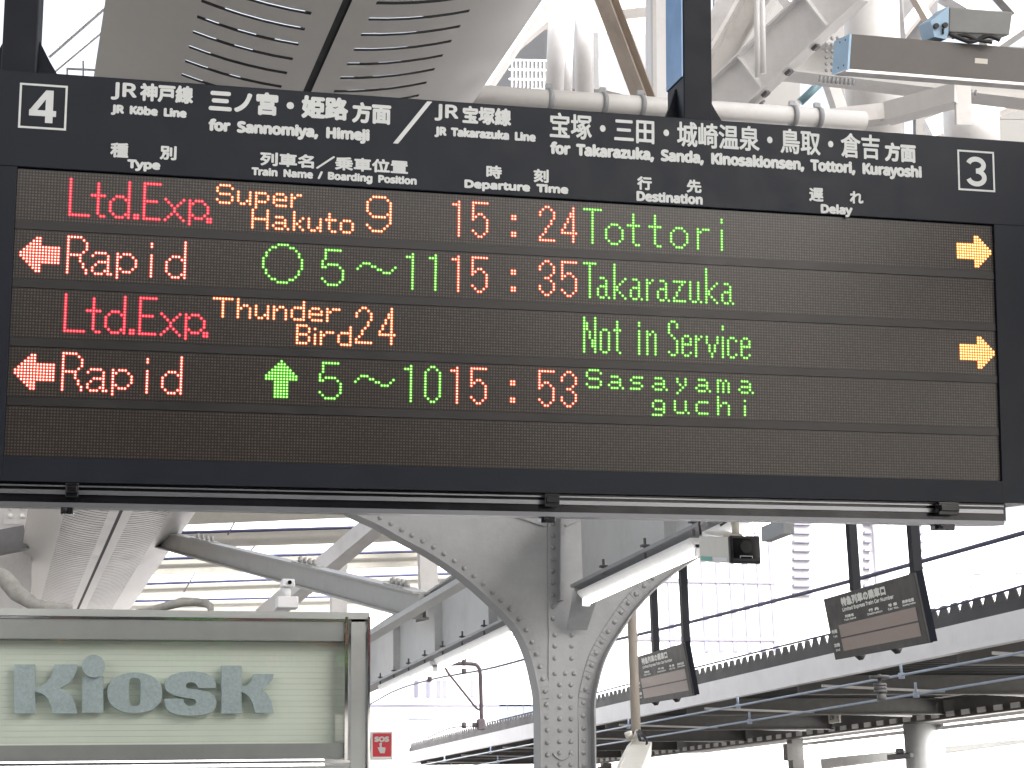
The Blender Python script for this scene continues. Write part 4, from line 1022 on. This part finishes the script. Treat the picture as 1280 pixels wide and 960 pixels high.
# curved decks of the concourse, far behind
for k, (y0, y1, ym, D, th, m, lab) in enumerate(((32, 28, 16, 70, 2.0, BEIGE, 'highest pale curved deck edge'), (62, 58, 44, 66, 1.5, mat('deck_grey', (.17, .17, .175), .6), 'broad grey curved deck edge'), (100, 112, 74, 62, 1.2, MATS['deck_grey'], 'lowest grey curved deck edge'))):
    pts = smooth_line([(640, y0, D + 4), (690, (y0 + ym) / 2 + 6, D), (760, ym + 20, D - 2), (830, y1 + 6, D)], 6)
    mb = MB(); c = [P(x, y, D=d) for x, y, d in pts]; rings = []
    for p in c: rings.append([mb.bm.verts.new(p + Vector((0, dy, dz))) for dy, dz in ((0, -th / 2), (0, th / 2), (3.5, th / 2), (3.5, -th / 2))])
    for A, Bq in zip(rings, rings[1:]):
        for i in range(4): f = mb.bm.faces.new((A[i], A[(i + 1) % 4], Bq[(i + 1) % 4], Bq[i]))
    mb.bm.faces.new(rings[0]); mb.bm.faces.new(rings[-1])
    tag(mb.build('concourse_deck', m), lab + ' seen between the white columns', 'deck', 'decks of the concourse behind')
GRD = thing('mesh_railing', 'fine white mesh railing between the soffit and the twin columns', 'railing', P(670, 100, D=52)); q = GRD.location
mb = MB()
for k in range(9): mb.bar(P(640 + 5 * k, 75, D=52) - q, P(640 + 5 * k, 112, D=52) - q, .05, .05, (0, 1, 0))
mb.build('baluster_row', WHITE, GRD)
mb = MB()
for k in range(4): mb.bar(P(636, 75 + 12 * k, D=52) - q, P(688, 76 + 12 * k, D=52) - q, .05, .05)
mb.build('rail_row', WHITE, GRD)

# large white diagonal girder right of the black post
DG = thing('diagonal_girder', 'big white diagonal girder with stiffeners right of the black hanger post', 'girder', P(985, 75, D=25)); q = DG.location
a, b = P(880, 150, D=25.5) - q, P(1062, -22, D=24) - q
vd = (P(985, 75, D=25)).normalized()
upv = Vector((-.55, .25, .8))
d = (b - a).normalized(); side = d.cross(upv).normalized(); upn = side.cross(d).normalized()
mb = MB(); mb.bar(a, b, .04, .62, upn); mb.build('girder_web', WHITE, DG)
mb = MB(); mb.bar(a + upn * .325, b + upn * .325, .40, .03, upn); mb.bar(a - upn * .325, b - upn * .325, .40, .03, upn); mb.build('girder_flange', WHITE, DG)
for s in (.36, .80):
    c = a.lerp(b, s)
    for sg in (-1, 1): mb = MB(); mb.box(c + side * sg * .11, .02, .17, .60, (d, side, upn)); mb.build('web_stiffener', WHITE, DG)
for s in (.34, .50, .68):
    mb = MB(); c = a.lerp(b, s) - upn * .37; mb.box(c, .10, .12, .05, (d, side, upn)); mb.build('bolt_group', GREYD, DG)
mb = MB()
for k in range(6): mb.tube([a.lerp(b, .24 + .012 * k) - upn * .40 - side * .1, a.lerp(b, .24 + .012 * k) - upn * .46 + side * .12], .02, 6)
mb.build('bolt_group', GREYD, DG)
member('rear_girder', OFFWHITE, P(880, 120, D=34), P(965, -30, D=34), .45, .55, 'cream diagonal girder beside the black hanger post, behind the big one', 'girder', up=(-.5, .2, .8), kind='h')
tubem('riser_pipe', WHITE, [(947, 97, 22.5), (946, -30, 22.5)], .04, 'left of two thin white riser pipes behind the diagonal girder', 'pipe', 'thin riser pipes')
tubem('riser_pipe', WHITE, [(954, 92, 22.5), (952, -30, 22.5)], .04, 'right of two thin white riser pipes behind the diagonal girder', 'pipe', 'thin riser pipes')
tubem('great_column', WHITE, [(1093, 170, 34), (1087, -60, 34)], .56, 'thick round white column behind the long light bar', 'column')
tubem('great_column', WHITE, [(1215, 190, 38), (1212, 90, 38)], .62, 'thick round white column at the right below the light bar', 'column')
XB = member('cross_beam', OFFWHITE, P(975, 74, D=27), P(1300, 112, D=26), .45, .55, 'deep cream beam crossing behind the long light bar', 'beam', G_, kind='h')
member('wind_brace', OFFWHITE, P(940, 160, D=26), P(1110, 142, D=26), .28, .26, 'cream sloping beam low behind the header, left half', 'beam', G_)
member('wind_brace', OFFWHITE, P(1108, 142.5, D=26), P(1200, 118, D=25), .28, .30, 'cream sloping beam rising to the right gusset', 'beam', G_)
member('gusset_plate', OFFWHITE, P(1203, 100, D=25), P(1204, 156, D=25), .25, .06, 'tapering cream gusset under the deep beam', 'plate', up=(0, 1, 0))
member('leaning_strut', OFFWHITE, P(1035, 95, D=30), P(1052, 145, D=30), .22, .2, 'short cream strut leaning below the deep beam', 'strut', up=(0, 1, 0))
tubem('blue_tube', mat('teal_grey_tube', (.22, .36, .42), .4), [(1000, 128, 29), (1026, 103, 29)], .07, 'short blue grey tube below the diagonal girder', 'tube', None)
mb = MB()
for k in range(9): mb.tube([P(1026 + 5.2 * k, 95 + .5 * k, D=26.4), P(1024 + 5.2 * k, 103 + .5 * k, D=26.4)], .022, 6)
mb.build('bolt_group', GREYP, XB)
mb = MB()
for k in range(7): mb.tube([P(1190 + 5 * k, 110 + .4 * k, D=25.4), P(1189 + 5 * k, 117 + .4 * k, D=25.4)], .02, 6)
mb.build('bolt_group', GREYP, XB)
mb = MB()
for i in range(3):
    for k in range(6): mb.dome(P(1033 + 7 * i, 48 + 8 * k, D=26.55), (0, -1, 0), .035, 6)
mb.build('bolt_group', GREYP, XB)
# pale concourse wall far behind the steelwork, with openings of daylight
CW = thing('concourse_wall', 'pale concourse wall with bright openings far behind the white steelwork', 'wall', P(1080, 60, D=47)); q = CW.location
WALLC = mat('concourse_wall_stone', (.165, .163, .16), .6, var=.06, scale=.6, dirt=.2)
for i, (x0, y0, x1, y1) in enumerate(((893, -30, 1000, 170), (1000.5, -30, 1130, 95), (1000.5, 141, 1130, 180), (1050, 95.5, 1144.5, 140.5), (1130.5, 58, 1290, 106), (1180.5, 106.5, 1214, 149), (1145, 131, 1180, 180), (1250, 106.5, 1290, 149), (1180.5, 149.5, 1290, 200))):
    a, b = P(x0, y1, D=47) - q, P(x1, y0, D=47) - q
    p = [P(x0, y1, D=47) - q, P(x1, y1, D=47) - q, P(x1, y0, D=47) - q, P(x0, y0, D=47) - q]
    mb = MB(); mb.prism(p, fwd * .35); mb.build('wall_panel', WALLC, CW)
a, b = P(1118, 60, D=48) - q, P(1168, -25, D=48) - q
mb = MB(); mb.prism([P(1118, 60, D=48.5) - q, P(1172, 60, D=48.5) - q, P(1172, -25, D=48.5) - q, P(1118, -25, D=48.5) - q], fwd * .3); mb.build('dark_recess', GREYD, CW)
for k, (x0, y0, x1, y1, D, wd, m, lab) in enumerate((
        (880, 60, 925, -20, 38, .40, OFFWHITE, 'pale rafter hard against the black hanger post'), (900, 30, 935, -25, 44, .22, BEIGE, 'thin beige rafter high beside the black hanger post'),
        (980, -10, 1010, 30, 42, .34, OFFWHITE, 'pale stub of rafter above the big diagonal girder'), (998, 62, 1030, 52, 32, .26, GREYP, 'short grey tie above the deep cream beam'),
        (772, 6, 842, -2, 60, .8, OFFWHITE, 'pale lintel between the beige brace and the square column'), (640, 60, 700, 10, 58, .35, OFFWHITE, 'pale slanting tie left of the twin columns'),
        (1120, 118, 1160, 108, 40, .5, GREYP, 'grey bracket right of the thick column below the deep beam'), (1160, 165, 1300, 110, 42, .5, OFFWHITE, 'pale sloping tie low at the right, above the header'))):
    member('rafter', m, P(x0, y0, D=D), P(x1, y1, D=D), wd, wd, lab, 'rafter', 'rafters behind the light bar')
# sawtooth of darker members far behind, upper right corner
for (x0, y0, x1, y1, D, wd, m, lab) in ((1118, -20, 1125, 50, 45, .30, GREYD, 'dark grey post behind the light bar, next to the thick column'), (1122, 48, 1168, -10, 48, .30, OFFWHITE, 'cream diagonal behind the light bar beside the dark post'),
        (1140, -10, 1172, 46, 46, .22, BEIGE, 'thin beige diagonal behind the floodlight box'), (1180, -10, 1245, 30, 50, .5, GREYP, 'grey rafter behind the floodlight box top'),
        (1232, 60, 1290, 20, 44, .5, GREYP, 'grey rafter right of the floodlight box'), (1245, -10, 1290, 40, 47, .3, GREYD, 'dark rafter in the upper right corner')):
    member('rafter', m, P(x0, y0, D=D), P(x1, y1, D=D), wd, wd, lab, 'rafter', 'rafters behind the light bar')

# ================================================================== LONG LIGHT BAR AND THE BOX ON IT
DL = 8.6
LB = thing('light_bar', 'long grey box luminaire with blue skylight painted on its end cap at the upper right', 'luminaire', P(1062, 65, D=DL)); q = LB.location
ux = BU; 
a = P(1065, 42.5, D=DL) - q; b = P(1062, 86, D=DL) - q; hz = (b - a).length
dn = (b - a).normalized(); fr = ux.cross(dn).normalized()
if fr.y < 0: fr = -fr
Lb = 2.6
mb = MB(); mb.prism([a, a + ux * Lb, b + ux * Lb, b], fr * .20); mb.build('housing', TAUPE, LB)
mb = MB(); e = Vector((0, 0, 0)); w_ = fr * .20
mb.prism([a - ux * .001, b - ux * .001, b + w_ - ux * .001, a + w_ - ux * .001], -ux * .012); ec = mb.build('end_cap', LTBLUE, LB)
mb = MB()
for s, t_ in ((.25, .12), (.6, .12), (.25, .86), (.6, .86)): mb.dome(a.lerp(b, t_) + fr * .20 * s - ux * .0132, -ux, .006, 8)
mb.build('cap_screw', GREYD, ec)
mb = MB(); mb.prism([b + dn * .001, b + ux * Lb + dn * .001, b + ux * Lb + dn * .005, b + dn * .005], fr * .05); mb.build('bright_lip', emit('warm_lip_glow', (1, .86, .78), 1.1 * 2 ** -EXPO), LB)  # reflected light along the bottom lip, drawn as a glowing strip
mb = MB(); c = P(1226, 76.5, D=DL) - q
mb.prism([c - ux * .035 - dn * .013 - fr * .006, c + ux * .035 - dn * .013 - fr * .006, c + ux * .035 + dn * .013 - fr * .006, c - ux * .035 + dn * .013 - fr * .006], fr * .003); mb.build('rating_label', CCTVW, LB)
FL = thing('floodlight_box', 'grey equipment box with blue skylight painted on its end on top of the light bar', 'equipment box', P(1215, 30, D=DL + .15)); q = FL.location
def pf(x, y): return P(x, y, D=DL + .1) - q
mb = MB(); mb.prism([pf(1187, 9), pf(1266, 15), pf(1262, 44), pf(1186, 40), ], fr * .16); mb.build('box_body', mat('box_light_grey', (.27, .275, .27), .45), FL, bevel=.006)
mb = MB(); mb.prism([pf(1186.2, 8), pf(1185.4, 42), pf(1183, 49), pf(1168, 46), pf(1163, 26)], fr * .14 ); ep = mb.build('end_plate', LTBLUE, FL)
mb = MB()
for x, y in ((1169, 33), (1180, 32)): mb.tube([pf(x, y) - fr * .001, pf(x, y) - fr * .02], .014, 10)
mb.tube([pf(1178, 36) - fr * .006, pf(1178, 43) - fr * .006], .006, 6); mb.build('knob', BLACKR, ep)
mb = MB(); mb.tube([pf(x, y) for x, y in smooth_line([(1186, 42), (1200, 48), (1215, 52), (1235, 45), (1250, 50)], 4)], .012, 8); mb.tube([pf(x, y) for x, y in smooth_line([(1190, 47), (1205, 44), (1222, 50), (1240, 53)], 4)], .010, 8); mb.build('cable', BLACKR, FL)
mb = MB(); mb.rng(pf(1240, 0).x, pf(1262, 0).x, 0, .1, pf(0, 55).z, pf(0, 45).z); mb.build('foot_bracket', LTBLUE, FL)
# pale strips of sky light bars, upper left
for (x0, y0, x1, y1, D, wd, lab) in ((60, 70, 140, 0, 40, .10, 'thin pale cable stay rising past the left hanger post'), (66, 90, 150, 20, 40, .07, 'lower thin pale cable stay by the left hanger post')):
    member('cable_stay', GREYP, P(x0, y0, D=D), P(x1, y1, D=D), wd, wd, lab, 'stay', 'cable stays at the upper left')
RL = thing('roof_railing', 'thin pale railing above the board beside the left post', 'railing', P(105, 92, D=30)); q = RL.location
mb = MB()
for x in (84, 104, 129): mb.bar(P(x, 100, D=30) - q, P(x, 85 if x != 104 else 76, D=30) - q, .03, .03, (0, 1, 0))
mb.bar(P(84, 86, D=30) - q, P(130, 88, D=30) - q, .03, .03); mb.build('rail', GREYP, RL)
